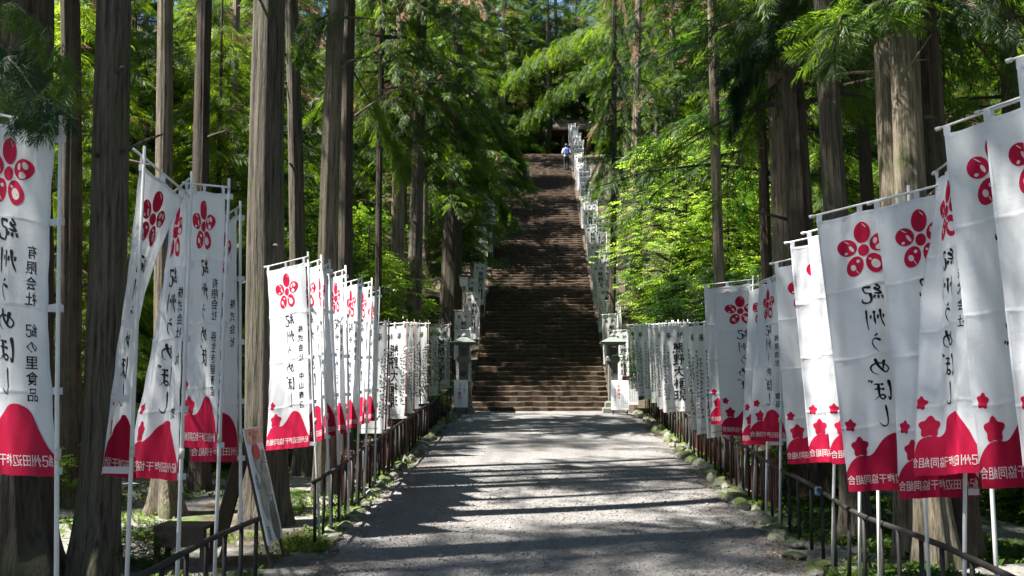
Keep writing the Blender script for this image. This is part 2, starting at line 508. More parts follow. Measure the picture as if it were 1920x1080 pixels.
# ------------------------------------------------------------------ fences
def fence(y0, y1, X, label, slats=None, tape=None):
    root = thing('path_fence', (X, y0, gzf(X, y0)), label, 'fence')
    z0 = gzf(X, y0)
    pts = [(0, y - y0, gzf(X, y) - z0 + .60 + .012 * math.sin(y * 2.1)) for y in np.linspace(y0 - .08, y1 + .08, max(3, int((y1 - y0) * 2)))]
    MB().tube(pts, .021, 8).build('rail', M['fence'], root, smooth=True)
    pk = MB().tube([(0, 0, -.1), (0, 0, .597)], .0165, 8).mesh('picket', M['fence'], True)
    n = max(1, round((y1 - y0) / .40))
    for i in range(n + 1):
        y = y0 + (y1 - y0) * i / n
        o = link('picket', pk, root, (random.uniform(-.006, .006), y - y0, gzf(X, y) - z0))
        o.rotation_euler = (random.uniform(-.02, .02), random.uniform(-.02, .02), 0)
    if slats:
        sg = -1 if X < 0 else 1
        sm = MB().box((0, 0, .24), (.02, .05, .72), None, .004).mesh('slat', M['redwood'])
        y = slats
        while y < y1:
            o = link('slat', sm, root, (sg * .16 + random.uniform(-.01, .01), y - y0, gzf(X, y) - z0 + random.uniform(-.08, .04)))
            o.rotation_euler = (random.uniform(-.03, .03), random.uniform(-.03, .03), random.uniform(-.1, .1))
            y += random.uniform(.10, .15)
        pts = [(sg * .19, y - y0, gzf(X, y) - z0 + .42) for y in np.linspace(slats, y1, 12)]
        MB().tube(pts, .02, 6).build('back_rail', M['redwood'], root)
    if tape:
        MB().box((0, tape - y0, gzf(X, tape) - z0 + .595), (.055, .05, .075), None, .008).build('tape', M['tape'], root)
    return root
fence(3.2, 7.86, XL, 'short dark pole fence in front of the leaning sign board')
fence(9.9, 24.6, XL, 'long dark pole fence with red slats running from sign board to steps', 12.0)
fence(3.0, 24.6, XR, 'long dark pole fence with a patch of blue tape on its rail', 11.9, 9.5)

# ================================================================== BANNERS
# ---- lettering: brush glyphs as strokes (0..100, y down), and printed characters from Blender's own font
BR = {
 '紀': [[(30,6),(13,26),(31,30)],[(40,20),(10,50),(44,45)],[(9,60),(5,76)],[(24,58),(24,75)],[(38,55),(44,70)],[(52,17),(84,14),(80,38),(58,43)],[(58,42),(55,70),(66,86),(92,82),(95,64)]],
 '州': [[(20,12),(19,55),(6,92)],[(6,36),(9,52)],[(48,16),(48,78)],[(31,36),(36,54)],[(64,34),(69,52)],[(84,8),(84,98)]],
 'う': [[(40,6),(60,17)],[(26,40),(58,28),(76,42),(70,68),(44,98)]],
 'め': [[(27,20),(35,58),(42,72)],[(66,8),(53,50),(27,84),(12,66),(28,42),(60,33),(88,50),(82,78),(56,95)]],
 'ぼ': [[(16,6),(11,50),(17,94),(25,78)],[(40,24),(82,20)],[(38,46),(84,42)],[(62,20),(63,72),(50,90),(38,80),(50,70),(66,76),(86,92)],[(86,2),(92,14)],[(97,-2),(103,9)]],
 'し': [[(36,2),(32,60),(39,90),(60,95),(84,76)]],
 '熊': [[(26,2),(11,22),(37,20)],[(33,13),(41,25)],[(14,30),(11,66)],[(14,30),(41,30),(41,64),(35,62)],[(16,41),(38,41)],[(16,52),(38,52)],[(60,4),(60,28),(72,33),(90,31),(90,22)],[(86,8),(62,19)],[(60,36),(60,60),(72,65),(92,62),(92,52)],[(86,39),(62,50)],[(13,76),(4,96)],[(34,77),(37,95)],[(58,77),(66,95)],[(80,75),(95,95)]],
 '野': [[(10,8),(10,44)],[(10,8),(46,8),(46,44)],[(10,26),(46,26)],[(10,44),(46,44)],[(28,8),(28,88)],[(9,65),(47,63)],[(2,92),(52,84)],[(56,10),(92,10),(70,33)],[(62,25),(78,39)],[(53,47),(97,44),(85,62)],[(75,45),(75,92),(60,85)]],
 '大': [[(6,38),(94,31)],[(51,2),(45,52),(4,97)],[(48,42),(66,76),(99,97)]],
 '権': [[(4,30),(43,27)],[(24,3),(24,98)],[(24,34),(4,66)],[(26,40),(41,56)],[(48,14),(98,11)],[(62,4),(60,22)],[(81,4),(81,20)],[(60,26),(49,48)],[(56,36),(56,97)],[(56,38),(96,36)],[(74,26),(74,93)],[(56,56),(92,55)],[(56,75),(92,73)],[(54,95),(99,93)]],
 '現': [[(5,15),(43,13)],[(24,15),(24,76)],[(7,46),(41,44)],[(2,82),(46,72)],[(54,6),(54,58)],[(54,6),(89,6),(89,58)],[(56,23),(86,23)],[(56,40),(86,40)],[(54,58),(89,57)],[(62,58),(58,82),(42,98)],[(78,58),(78,84),(88,94),(99,90),(99,74)]],
 '奉': [[(14,18),(86,15)],[(20,34),(80,31)],[(6,51),(96,47)],[(51,2),(40,50),(5,80)],[(52,48),(70,66),(98,78)],[(32,68),(68,66)],[(25,83),(75,80)],[(50,57),(50,100)]],
 '納': [[(26,4),(11,24),(29,28)],[(38,18),(9,47),(42,43)],[(26,46),(26,95)],[(13,58),(6,78)],[(36,56),(44,72)],[(54,27),(52,97)],[(54,27),(93,26),(93,92),(82,86)],[(72,6),(72,38),(57,68)],[(72,42),(88,64)]],
 '献': [[(6,22),(50,20)],[(28,4),(28,36)],[(8,38),(8,96)],[(8,38),(50,37),(50,92),(44,90)],[(20,46),(24,54)],[(38,44),(33,54)],[(16,60),(42,59)],[(16,74),(42,73)],[(29,54),(29,92)],[(54,38),(98,34)],[(74,6),(72,50),(52,96)],[(74,46),(84,74),(99,94)],[(86,14),(93,24)]],
 '燈': [[(20,6),(20,44),(4,94)],[(6,30),(10,44)],[(34,24),(28,40)],[(22,56),(36,78)],[(46,16),(66,14),(44,42)],[(76,4),(80,16),(97,36)],[(94,10),(84,20)],[(56,44),(86,43)],[(54,54),(54,72)],[(54,54),(88,53),(88,71)],[(54,72),(88,71)],[(62,78),(66,90)],[(82,76),(76,90)],[(44,96),(99,94)]],
}
def catmull(p, n=5):
    p = [np.array(q, float) for q in p]
    if len(p) == 2: p = [p[0], (p[0] + p[1]) / 2 + np.array([p[1][1] - p[0][1], p[0][0] - p[1][0]]) * .03, p[1]]
    q = [2 * p[0] - p[1]] + p + [2 * p[-1] - p[-2]]; out = []
    for i in range(1, len(q) - 2):
        for k in range(n):
            t = k / n
            out.append(.5 * (2 * q[i] + (q[i + 1] - q[i - 1]) * t + (2 * q[i - 1] - 5 * q[i] + 4 * q[i + 1] - q[i + 2]) * t * t + (3 * q[i] - q[i - 1] - 3 * q[i + 1] + q[i + 2]) * t ** 3))
    out.append(p[-1]); return out
_g = {}
def glyph_brush(ch, wid, n=4):
    """-> list of (verts (N,2) in 0..1, faces, layer)"""
    key = (ch, wid, n)
    if key not in _g:
        r_ = random.Random(ord(ch)); v = []; f = []; lay = []
        for si, st in enumerate(BR[ch]):
            pts = catmull(st, n); m_ = len(pts); base = len(v); w0 = wid * r_.uniform(.85, 1.2)
            for i, p in enumerate(pts):
                d = pts[min(i + 1, m_ - 1)] - pts[max(i - 1, 0)]; d = d / (np.linalg.norm(d) + 1e-6); nrm = np.array([-d[1], d[0]])
                t = i / (m_ - 1)
                w = w0 * (.62 + .55 * math.exp(-(t / .16) ** 2) + .12 * math.sin(t * 9 + si)) * (1 - .75 * max(0, (t - .72) / .28) ** 1.5)
                if i == 0: w *= .55
                v += [tuple((p + nrm * w) / 100), tuple((p - nrm * w) / 100)]; lay += [si, si]
            f += [(base + 2 * i, base + 2 * i + 1, base + 2 * i + 3, base + 2 * i + 2) for i in range(m_ - 1)]
        _g[key] = (np.array(v), f, np.array(lay, float))
    return _g[key]
def cutflat(v, f, sx, sy=None):
    bm = bmesh.new(); bv = [bm.verts.new((p[0], p[1], 0)) for p in v]
    for q in f:
        try: bm.faces.new([bv[i] for i in q])
        except ValueError: pass
    lo = np.min(v, 0); hi = np.max(v, 0)
    for ax, st in ((0, sx), (1, sy)):
        if not st: continue
        x = math.ceil(lo[ax] / st) * st
        while x < hi[ax]:
            no = (1, 0, 0) if ax == 0 else (0, 1, 0); co = (x, 0, 0) if ax == 0 else (0, x, 0)
            bmesh.ops.bisect_plane(bm, geom=list(bm.verts) + list(bm.edges) + list(bm.faces), plane_co=co, plane_no=no)
            x += st
    bm.verts.index_update()
    V = np.array([(q.co.x, q.co.y) for q in bm.verts]); Fc = [tuple(q.index for q in fc.verts) for fc in bm.faces]; bm.free()
    return V, Fc
_f = {}
def glyph_font(ch, cut=.22):
    if ch not in _f:
        cu = bpy.data.curves.new('glyph', 'FONT'); cu.body = ch; cu.resolution_u = 1; cu.offset = .008
        o = bpy.data.objects.new('glyph', cu); col.objects.link(o)
        dg = bpy.context.evaluated_depsgraph_get()
        me = bpy.data.meshes.new_from_object(o.evaluated_get(dg))
        v = np.array([(p.co.x, p.co.y) for p in me.vertices]).reshape(-1, 2); f = [tuple(p.vertices) for p in me.polygons]
        bpy.data.objects.remove(o); bpy.data.curves.remove(cu); bpy.data.meshes.remove(me)
        v = v.copy(); v[:, 1] = .88 - v[:, 1]
        v, f = cutflat(v, f, cut)
        _f[ch] = (v, f, np.zeros(len(v)))
    return _f[ch]

class Flat:
    """a flat print on a cloth, in cloth coordinates s (0..1 across) and t (0..1 down)"""
    def __init__(s): s.v = []; s.f = []; s.l = []
    def put(s, g, cs, ct, ws, ht, mirror=False, shear=0.0):
        v, f, l = g; n = sum(len(a) for a in s.v)
        x = v[:, 0] - .5; y = v[:, 1] - .5
        x = x - shear * y
        if mirror: x = -x
        s.v.append(np.stack([cs + x * ws, ct + y * ht], -1)); s.l.append(np.asarray(l, float))
        s.f += [tuple(i + n for i in q) for q in f]; return s
    def raw(s, v, f, lay=0.0):
        n = sum(len(a) for a in s.v); v = np.asarray(v, float)
        s.v.append(v); s.l.append(np.full(len(v), float(lay))); s.f += [tuple(i + n for i in q) for q in f]; return s
    def ell(s, cs, ct, a, b, rot, asp, lay=0.0, n=18, rings=3, lobes=0):
        """ellipse half-axes a (along rot) and b in width units; asp = width/height of the cloth"""
        v = [(cs, ct)]; f = []
        for k in range(1, rings + 1):
            for i in range(n):
                th = 2 * math.pi * i / n; q = k / rings
                e = 1 + (.17 * math.cos(lobes * th) if lobes else 0)
                x = a * q * e * math.cos(th); y = b * q * e * math.sin(th)
                v.append((cs + x * math.cos(rot) - y * math.sin(rot), ct + (x * math.sin(rot) + y * math.cos(rot)) * asp))
        for i in range(n):
            f.append((0, 1 + i, 1 + (i + 1) % n))
            for k in range(rings - 1):
                f.append((1 + k * n + i, 1 + (k + 1) * n + i, 1 + (k + 1) * n + (i + 1) % n, 1 + k * n + (i + 1) % n))
        return s.raw(v, f, lay)
    def mapped(s, S, off, step=.00015):
        V = np.concatenate(s.v); L = np.concatenate(s.l)
        out = []; fs = []
        for sg in (1, -1):
            P, N = S(V[:, 0], V[:, 1]); out.append(P + N * (sg * (off + L * step))[:, None])
            m_ = len(V)
            fs += s.f if sg > 0 else [tuple(i + m_ for i in q) for q in s.f]
        me = bpy.data.meshes.new('print'); me.from_pydata([tuple(p) for p in np.concatenate(out)], [], fs); return me

def make_S(c4, amp=.02, nf=2.2, ph=.0, bow=0.0, bowl=0.0, creases=(.27, .52, .77), sway=0.0):
    TL, TR, BL, BR_ = [np.array(c, float) for c in c4]
    ex = (TR - TL + BR_ - BL); ex = ex / np.linalg.norm(ex); ez = (BL + BR_ - TL - TR); ez = ez / np.linalg.norm(ez)
    N0 = np.cross(ex, ez); N0 /= np.linalg.norm(N0)
    if N0[1] > 0: N0 = -N0
    W = .5 * (np.linalg.norm(TR - TL) + np.linalg.norm(BR_ - BL))
    def pos(s, t):
        s = np.asarray(s, float)[:, None]; t = np.asarray(t, float)[:, None]
        P = (TL * (1 - s) + TR * s) * (1 - t) + (BL * (1 - s) + BR_ * s) * t
        env = .18 + .82 * np.clip(t, 0, 1) ** .8
        d = amp * env * np.sin(2 * np.pi * (nf * s + ph) + 1.3 * np.sin(2.4 * t + ph * 7))
        d = d + .45 * amp * env * np.sin(2 * np.pi * (1.83 * nf * s + .37 + ph) + 3.1 * t + 1.1 * np.sin(5 * t))
        d = d + .12 * amp * np.sin(2 * np.pi * (4.1 * s + 1.7 * t) + ph * 11)
        d = d + .0032 * np.sin(2 * np.pi * (6.3 * s + 2.6 * t) + 3 * np.sin(5.2 * t + ph * 9)) * np.sin(3.1 * np.pi * t + ph * 5) + .0022 * np.sin(2 * np.pi * (3.4 * s - 7.5 * t) + 2.2 * np.sin(6 * s + ph * 4))
        d = d + sway * np.sin(np.pi * t) * 1.0
        for c in creases: d = d + .0045 * np.exp(-((t - c - .006 * np.sin(7 * s)) / .005) ** 2)
        sl = -bowl * np.sin(np.pi * t) * (1 - s) + bow * np.sin(np.pi * t) * s
        sag = .010 * np.abs(np.sin(2 * np.pi * s)) * np.exp(-t * 14)
        return P + N0 * d + ex * sl * W - np.array([0, 0, 1.0]) * sag
    def S(s, t):
        s = np.asarray(s, float); t = np.asarray(t, float); e = 2e-3
        P = pos(s, t); a = pos(s + e, t) - pos(s - e, t); b = pos(s, t + e) - pos(s, t - e)
        n = np.cross(a, b); n /= (np.linalg.norm(n, axis=1, keepdims=True) + 1e-12)
        n[(n @ N0) < 0] *= -1
        return P, n
    return S

def cloth_mesh(S, mat, nu=26, rows=None):
    if rows is None: rows = sorted(set(list(np.round(np.linspace(0, 1, 46), 4)) + [round(c + d, 4) for c in (.27, .52, .77) for d in (-.008, -.004, 0, .004, .008)]))
    ss, tt = np.meshgrid(np.linspace(0, 1, nu), np.array(rows)); P, N = S(ss.ravel(), tt.ravel())
    i = np.arange(len(rows) - 1)[:, None] * nu + np.arange(nu - 1)[None]
    f = np.stack([i, i + 1, i + nu + 1, i + nu], -1).reshape(-1, 4)
    return mesh_np('cloth', P, f, mat, smooth=True)

# ---- the plum banner's prints (as seen from the camera: the backs, so mirrored)
W_, H_ = .60, 1.80; ASP = W_ / H_
def p_crest():
    r, w = Flat(), Flat(); cs, ct = .5, .142
    for k, ang in enumerate((-90, -18, 54, 126, 198)):
        a = R(ang); x = cs + .195 * math.cos(a); y = ct + .195 * math.sin(a) * ASP
        r.ell(x, y, .116, .094, a, ASP)
        u = lambda dx, dy: (x + dx, y + dy * ASP)
        if k == 0: w.ell(*u(.03, -.07), .035, .005, R(50), ASP, 0, 8, 1)
        if k == 1: w.ell(*u(-.045, -.02), .034, .026, R(100), ASP, 1, 10, 1); w.ell(*u(.035, -.035), .036, .026, R(60), ASP, 2, 10, 1); w.ell(*u(.0, .055), .045, .032, 0, ASP, 3, 10, 1)
        if k == 2: w.ell(*u(.01, .01), .06, .045, R(40), ASP, 1, 10, 1); w.ell(*u(-.05, -.05), .02, .012, R(30), ASP, 2, 8, 1)
        if k == 3: w.ell(*u(-.02, .01), .035, .03, R(60), ASP, 1, 10, 1); w.ell(*u(.04, -.05), .022, .018, 0, ASP, 2, 10, 1); w.ell(*u(.02, .06), .03, .005, R(60), ASP, 3, 8, 1)
        if k == 4: w.ell(*u(.05, .02), .045, .018, R(55), ASP, 1, 10, 1); w.ell(*u(-.02, .06), .022, .016, 0, ASP, 2, 8, 1); w.ell(*u(.0, -.06), .04, .006, R(35), ASP, 3, 8, 1)
    r.ell(cs, ct, .064, .064, 0, ASP)
    return r, w
def p_title():
    ps = []
    for ch, t, gw, gh in (('紀', .305, .27, .078), ('州', .392, .25, .082), ('う', .478, .20, .07), ('め', .562, .27, .068), ('ぼ', .648, .27, .078), ('し', .738, .22, .078)):
        ps.append(Flat().put(glyph_brush(ch, 6.2, 5), .545, t, gw, gh, True, .04))
    return ps
def p_company(txt):
    p = Flat(); n = len(txt); pitch = min(.052, .46 / n)
    for i, ch in enumerate(txt):
        if ch != '　': p.put(glyph_font(ch), .83, .36 + pitch * i, .125, .125 * ASP, True)
    return p
WAVE = [(0, .07), (.04, .093), (.08, .108), (.12, .118), (.16, .124), (.2, .127), (.25, .127), (.3, .124), (.34, .127), (.38, .138), (.42, .153), (.46, .168), (.5, .18), (.54, .189), (.58, .195), (.62, .199), (.66, .2), (.7, .199), (.74, .194), (.78, .185), (.82, .17), (.86, .147), (.9, .117), (.94, .088), (.97, .07), (1, .058)]
def p_wave():
    p = Flat(); us = np.linspace(0, 1, 41); hs = np.interp(us, [a for a, b in WAVE], [b for a, b in WAVE]); k = 9
    v = [(u, 1 - h * (1 - j / k)) for u, h in zip(us, hs) for j in range(k + 1)]
    f = [(i * (k + 1) + j, (i + 1) * (k + 1) + j, (i + 1) * (k + 1) + j + 1, i * (k + 1) + j + 1) for i in range(40) for j in range(k)]
    p.raw(v, f)
    p.ell(.205, 1 - .158, .098, .098, R(-90), ASP, 2, 30, 4, 5)
    p.ell(.115, 1 - .238, .062, .062, R(-80), ASP, 0, 30, 3, 5)
    return p
def p_union():
    p = Flat()
    for i, ch in enumerate('紀州田辺梅干協同組合'):
        p.put(glyph_font(ch), .94 - .0985 * i, .958, .098, .098 * ASP * 1.1, True)
    return p
def p_hem():
    p = Flat()
    for s0, s1 in ((.0, .025), (.975, 1.0)):
        v = [(s, t) for t in np.linspace(0, 1, 60) for s in (s0, s1)]; p.raw(v, [(2 * i, 2 * i + 1, 2 * i + 3, 2 * i + 2) for i in range(59)])
    for t0, t1 in ((.0, .012), (.991, 1.0)):
        v = [(s, t) for s in np.linspace(.026, .974, 30) for t in (t0, t1)]; p.raw(v, [(2 * i, 2 * i + 1, 2 * i + 3, 2 * i + 2) for i in range(29)])
    return p
P_HEM = p_hem()
P_CREST, P_CRESTW = p_crest(); P_TITLE, P_WAVE, P_UNION = p_title(), p_wave(), p_union()

def addprint(flat, S, off, name, mat, parent, base):
    me = flat.mapped(S, off); me.transform(Matrix.Translation(-base)); me.materials.append(mat); me.name = name
    o = link(name, me, parent)
    if name in ('crest_motif', 'small_lettering', 'name_lettering', 'white_lettering'): o['kind'] = 'stuff'
    return o

def plum_banner(TL, TR, BL, BRc, side, Yp, base_px, label, company=None, dY=None, free=1, amp=.02, nf=2.2, ph=0.0, bow=0.0, bowl=0.0, sway=0.0, group=None, off_pole=.035):
    """corner pixels of the cloth, the side its pole stands on, the pole's distance; width of the cloth sets how far the free edge turns away"""
    s_ = 1 if side == 'R' else -1
    ptop, pbot = (TR, BRc) if s_ > 0 else (TL, BL)
    ftop, fbot = (TL, BL) if s_ > 0 else (TR, BRc)
    A = at(*ptop, Yp)
    if dY is None:
        dx = abs(at(*ftop, Yp).x - A.x); dY = math.sqrt(max(0.0, W_ ** 2 - dx * dx)) if dx < W_ else .05
        dY = min(dY, .5)
    Yf = Yp + free * dY
    B = at(*pbot, Yp); C = at(*ftop, Yf); D = at(*fbot, Yf)
    c4 = (C, A, D, B) if s_ > 0 else (A, C, B, D)
    S = make_S(c4, amp, nf, ph, bow, bowl, sway=sway)
    d = ray(base_px, 1000); gx = CAM.x + d.x * (Yp / d.y)
    base = Vector((gx, Yp, gzf(gx, Yp)))
    root = thing('plum_banner', base, label, 'banner', group)
    ptopv = A + (A - B).normalized() * .10 + Vector((s_ * off_pole, -.012, 0))
    q = ptopv - base
    mid = q * .5 + Vector((random.uniform(-.015, .015), 0, 0))
    MB().tube([(0, 0, -.08), mid * .5, mid, (q + mid) * .5, q], [.0135, .0135, .0125, .011, .010], 8).build('pole', M['pole'], root, smooth=True)
    cpt = q * .40
    MB().tube([cpt, cpt + q.normalized() * .06], .0165, 8).build('collar', M['collar'], root, smooth=True)
    up = Vector((0, 0, .045)); bd = (C - A).normalized()
    MB().tube([A + up - bd * .07 - base, C + up + bd * .03 - base], .0075, 6).build('crossbar', M['pole'], root, smooth=True)
    cap = C + up + bd * .02 - base
    MB().tube([cap, cap + bd * .03], .012, 6).build('bar_cap', M['pole'], root, smooth=True)
    me = cloth_mesh(S, M['cloth']); me.transform(Matrix.Translation(-base))
    cl = link('cloth', me, root)
    addprint(P_CREST, S, .0022, 'plum_crest', M['red'], cl, base); addprint(P_CRESTW, S, .0034, 'crest_motif', M['white_ink'], cl, base)
    for pt_ in P_TITLE: addprint(pt_, S, .0022, 'brush_character', M['ink'], cl, base)
    addprint(P_HEM, S, .0012, 'hem', M['cloth'], cl, base)
    if company: addprint(p_company(company), S, .0022, 'name_lettering', M['ink'], cl, base)
    addprint(P_WAVE, S, .0022, 'red_wave', M['red'], cl, base); addprint(P_UNION, S, .0038, 'white_lettering', M['white_ink'], cl, base)
    Ex = (C - A).normalized()
    for sv in (.03, .5, .97):                     # cloth loops over the crossbar
        P, N = S([sv], [.004]); P = Vector(P[0])
        bar = A.lerp(C, (1 - sv) if s_ > 0 else sv) + up
        mb = MB(); e = Ex * .018
        for sg in (1, -1):
            n = Vector(N[0]) * .009 * sg
            mb.add([P - e - base, P + e - base, bar + e + n - base, bar - e + n - base], [(0, 1, 2, 3)])
        mb.add([bar - e + Vector(N[0]) * .009 - base, bar + e + Vector(N[0]) * .009 - base, bar + e - Vector(N[0]) * .009 - base, bar - e - Vector(N[0]) * .009 - base], [(0, 1, 2, 3)])
        mb.build('loop', M['cloth'], root)
    for tv in (.015, .265, .52, .76, .985):       # loops round the pole
        P, N = S([1.0 if s_ > 0 else 0.0], [tv]); P = Vector(P[0]) - base
        h = (P.z) / max(q.z, .1); pp = mid * min(1, h * 2) if h < .5 else mid.lerp(q, (h - .5) * 2)
        nn = Vector(N[0]) * .014
        out = Vector((s_ * .02, 0, 0))
        mb = MB(); z = Vector((0, 0, .019))
        for sg in (1, -1):
            mb.add([P - z, P + z, pp + out + nn * sg + z, pp + out + nn * sg - z], [(0, 1, 2, 3)])
        mb.add([pp + out + nn - z, pp + out + nn + z, pp + out - nn + z, pp + out - nn - z], [(0, 1, 2, 3)])
        mb.build('pole_loop', M['cloth'], root)
    return root

SF = 'on the fence ending at the sign board'
PB = [
 # left row
 dict(TL=(-55, 218), TR=(104, 252), BL=(-85, 888), BRc=(109, 893), side='R', Yp=5.34, base_px=118, company='有限会社　紀の里食品', amp=.022, nf=1.4, ph=.1, bow=-.10, label='white plum banner hanging before the thick brown trunk, shaded by drooping twigs'),
 dict(TL=(265, 306), TR=(345, 372), BL=(184, 889), BRc=(254, 899), side='L', Yp=5.85, base_px=240, amp=.02, nf=1.3, ph=.4, dY=.30, bow=-.55, label='white plum banner swept sideways off its leaning pole, beside the smooth grey trunk', off_pole=-.01),
 dict(TL=(326, 372), TR=(350, 352), BL=(232, 893), BRc=(336, 902), side='R', Yp=6.2, base_px=334, company='株式会社　丸　　　惣', amp=.02, nf=1.3, ph=.75, dY=.33, bowl=-.12, label='white plum banner narrow at its top and flared at its hem, hem half lit'),
 dict(TL=(348, 354), TR=(421, 362), BL=(344, 838), BRc=(410, 842), side='R', Yp=7.0, base_px=403, company='有限会社　長生き屋商店', amp=.016, nf=1.2, ph=.2, label='white plum banner with a nearly level crossbar, above the wooden shelf box'),
 dict(TL=(402, 428), TR=(443, 402), BL=(361, 866), BRc=(447, 866), side='R', Yp=7.5, base_px=456, company='株式会社', amp=.018, nf=1.6, ph=.5, dY=.42, label='white plum banner on the last pole before the leaning sign board'),
 dict(TL=(501, 508), TR=(572, 491), BL=(499, 845), BRc=(583, 837), side='R', Yp=10.05, base_px=601, company='株式会社　中山商店', amp=.015, nf=1.3, ph=.15, bowl=-.10, label='white plum banner at the fence end, just past the leaning sign board'),
 dict(TL=(560, 508), TR=(597, 496), BL=(566, 832), BRc=(611, 824), side='R', Yp=10.6, base_px=621, company='株式会社', amp=.016, nf=1.7, ph=.6, label='white plum banner second past the leaning sign board'),
 dict(TL=(583, 515), TR=(613, 503), BL=(597, 822), BRc=(629, 817), side='R', Yp=11.1, base_px=639, amp=.016, nf=1.7, ph=.3, label='white plum banner third past the leaning sign board'),
 dict(TL=(616, 522), TR=(643, 514), BL=(611, 820), BRc=(650, 812), side='R', Yp=11.55, base_px=653, company='株式会社', amp=.015, nf=1.5, ph=.8, label='white plum banner fourth past the leaning sign board'),
 dict(TL=(645, 538), TR=(673, 530), BL=(639, 806), BRc=(667, 801), side='R', Yp=12.05, base_px=667, amp=.015, nf=1.6, ph=.25, company='株式会社', label='white plum banner fifth past the leaning sign board'),
 dict(TL=(671, 541), TR=(692, 536), BL=(660, 798), BRc=(684, 795), side='R', Yp=12.6, base_px=681, amp=.016, nf=1.8, ph=.55, label='white plum banner sixth past the leaning sign board'),
 dict(TL=(688, 558), TR=(707, 552), BL=(680, 792), BRc=(702, 789), side='R', Yp=13.3, base_px=701, amp=.016, nf=1.7, ph=.9, label='white plum banner last before the black-lettered ones, past the sign board'),
 # right row
 dict(TL=(1907, 126), TR=(2120, 60), BL=(1975, 905), BRc=(2190, 900), side='R', Yp=4.6, base_px=2068, amp=.02, nf=1.7, ph=.3, label='white plum banner of which only a bar tip shows above its neighbours'),
 dict(TL=(1846, 222), TR=(2035, 158), BL=(1922, 928), BRc=(2085, 925), side='R', Yp=5.05, base_px=2010, amp=.022, nf=1.5, ph=.65, company='株式会社', label='white plum banner overlapping the tall banner beside the mossy double trunk'),
 dict(TL=(1771, 252), TR=(1950, 190), BL=(1842, 916), BRc=(2015, 912), side='R', Yp=5.45, base_px=1935, amp=.022, nf=1.4, ph=.0, company='株式会社', label='tall white plum banner with high sloping bar right of the mossy double trunk'),
 dict(TL=(1755, 335), TR=(1808, 296), BL=(1722, 893), BRc=(1838, 886), side='R', Yp=5.95, base_px=1868, amp=.03, nf=1.5, ph=.35, dY=.45, bowl=.10, company='株式会社', label='sunlit white plum banner bulging in the wind, folded before its shaded neighbour'),
 dict(TL=(1640, 392), TR=(1800, 350), BL=(1686, 935), BRc=(1838, 931), side='R', Yp=6.3, base_px=1798, amp=.018, nf=1.5, ph=.85, bowl=-.06, label='white plum banner with its crest whole, before the mossy double trunk'),
 dict(TL=(1531, 416), TR=(1694, 376), BL=(1592, 922), BRc=(1742, 917), side='R', Yp=6.75, base_px=1740, amp=.018, nf=1.6, ph=.1, label='white plum banner in the fence row just right of the blue tape'),
 dict(TL=(1514, 446), TR=(1640, 414), BL=(1562, 870), BRc=(1690, 866), side='R', Yp=7.7, base_px=1645, amp=.016, nf=1.6, ph=.4, label='white plum banner almost hidden, its hem showing above the blue tape'),
 dict(TL=(1482, 464), TR=(1612, 436), BL=(1519, 867), BRc=(1640, 862), side='R', Yp=8.3, base_px=1608, amp=.018, nf=1.5, ph=.7, label='white plum banner with crest and lettering whole, hanging over the blue tape'),
 dict(TL=(1453, 502), TR=(1560, 478), BL=(1478, 870), BRc=(1585, 866), side='R', Yp=9.0, base_px=1558, amp=.02, nf=1.6, ph=.2, label='white plum banner with a crumpled notch in its top edge'),
 dict(TL=(1424, 536), TR=(1458, 524), BL=(1409, 826), BRc=(1472, 829), side='R', Yp=10.9, base_px=1462, amp=.02, nf=1.5, ph=.5, dY=.4, company='有限会社　　　食品', label='white plum banner pulled narrow at the top, fourth from the black-lettered ones'),
 dict(TL=(1405, 545), TR=(1446, 532), BL=(1392, 833), BRc=(1466, 836), side='R', Yp=11.6, base_px=1436, amp=.018, nf=1.6, ph=.0, dY=.4, company='有限会社', label='white plum banner, third from the black-lettered ones over mossy stones'),
 dict(TL=(1337, 549), TR=(1436, 541), BL=(1354, 815), BRc=(1440, 822), side='R', Yp=12.4, base_px=1412, amp=.016, nf=1.4, ph=.3, company='株式会社', label='white plum banner with full crest, second from the black-lettered ones over mossy stones'),
 dict(TL=(1320, 541), TR=(1407, 531), BL=(1333, 796), BRc=(1405, 797), side='R', Yp=13.1, base_px=1396, amp=.014, nf=1.3, ph=.6, label='bright sunlit white plum banner next to the black-lettered row over mossy stones'),
]
for d in PB: plum_banner(**d)

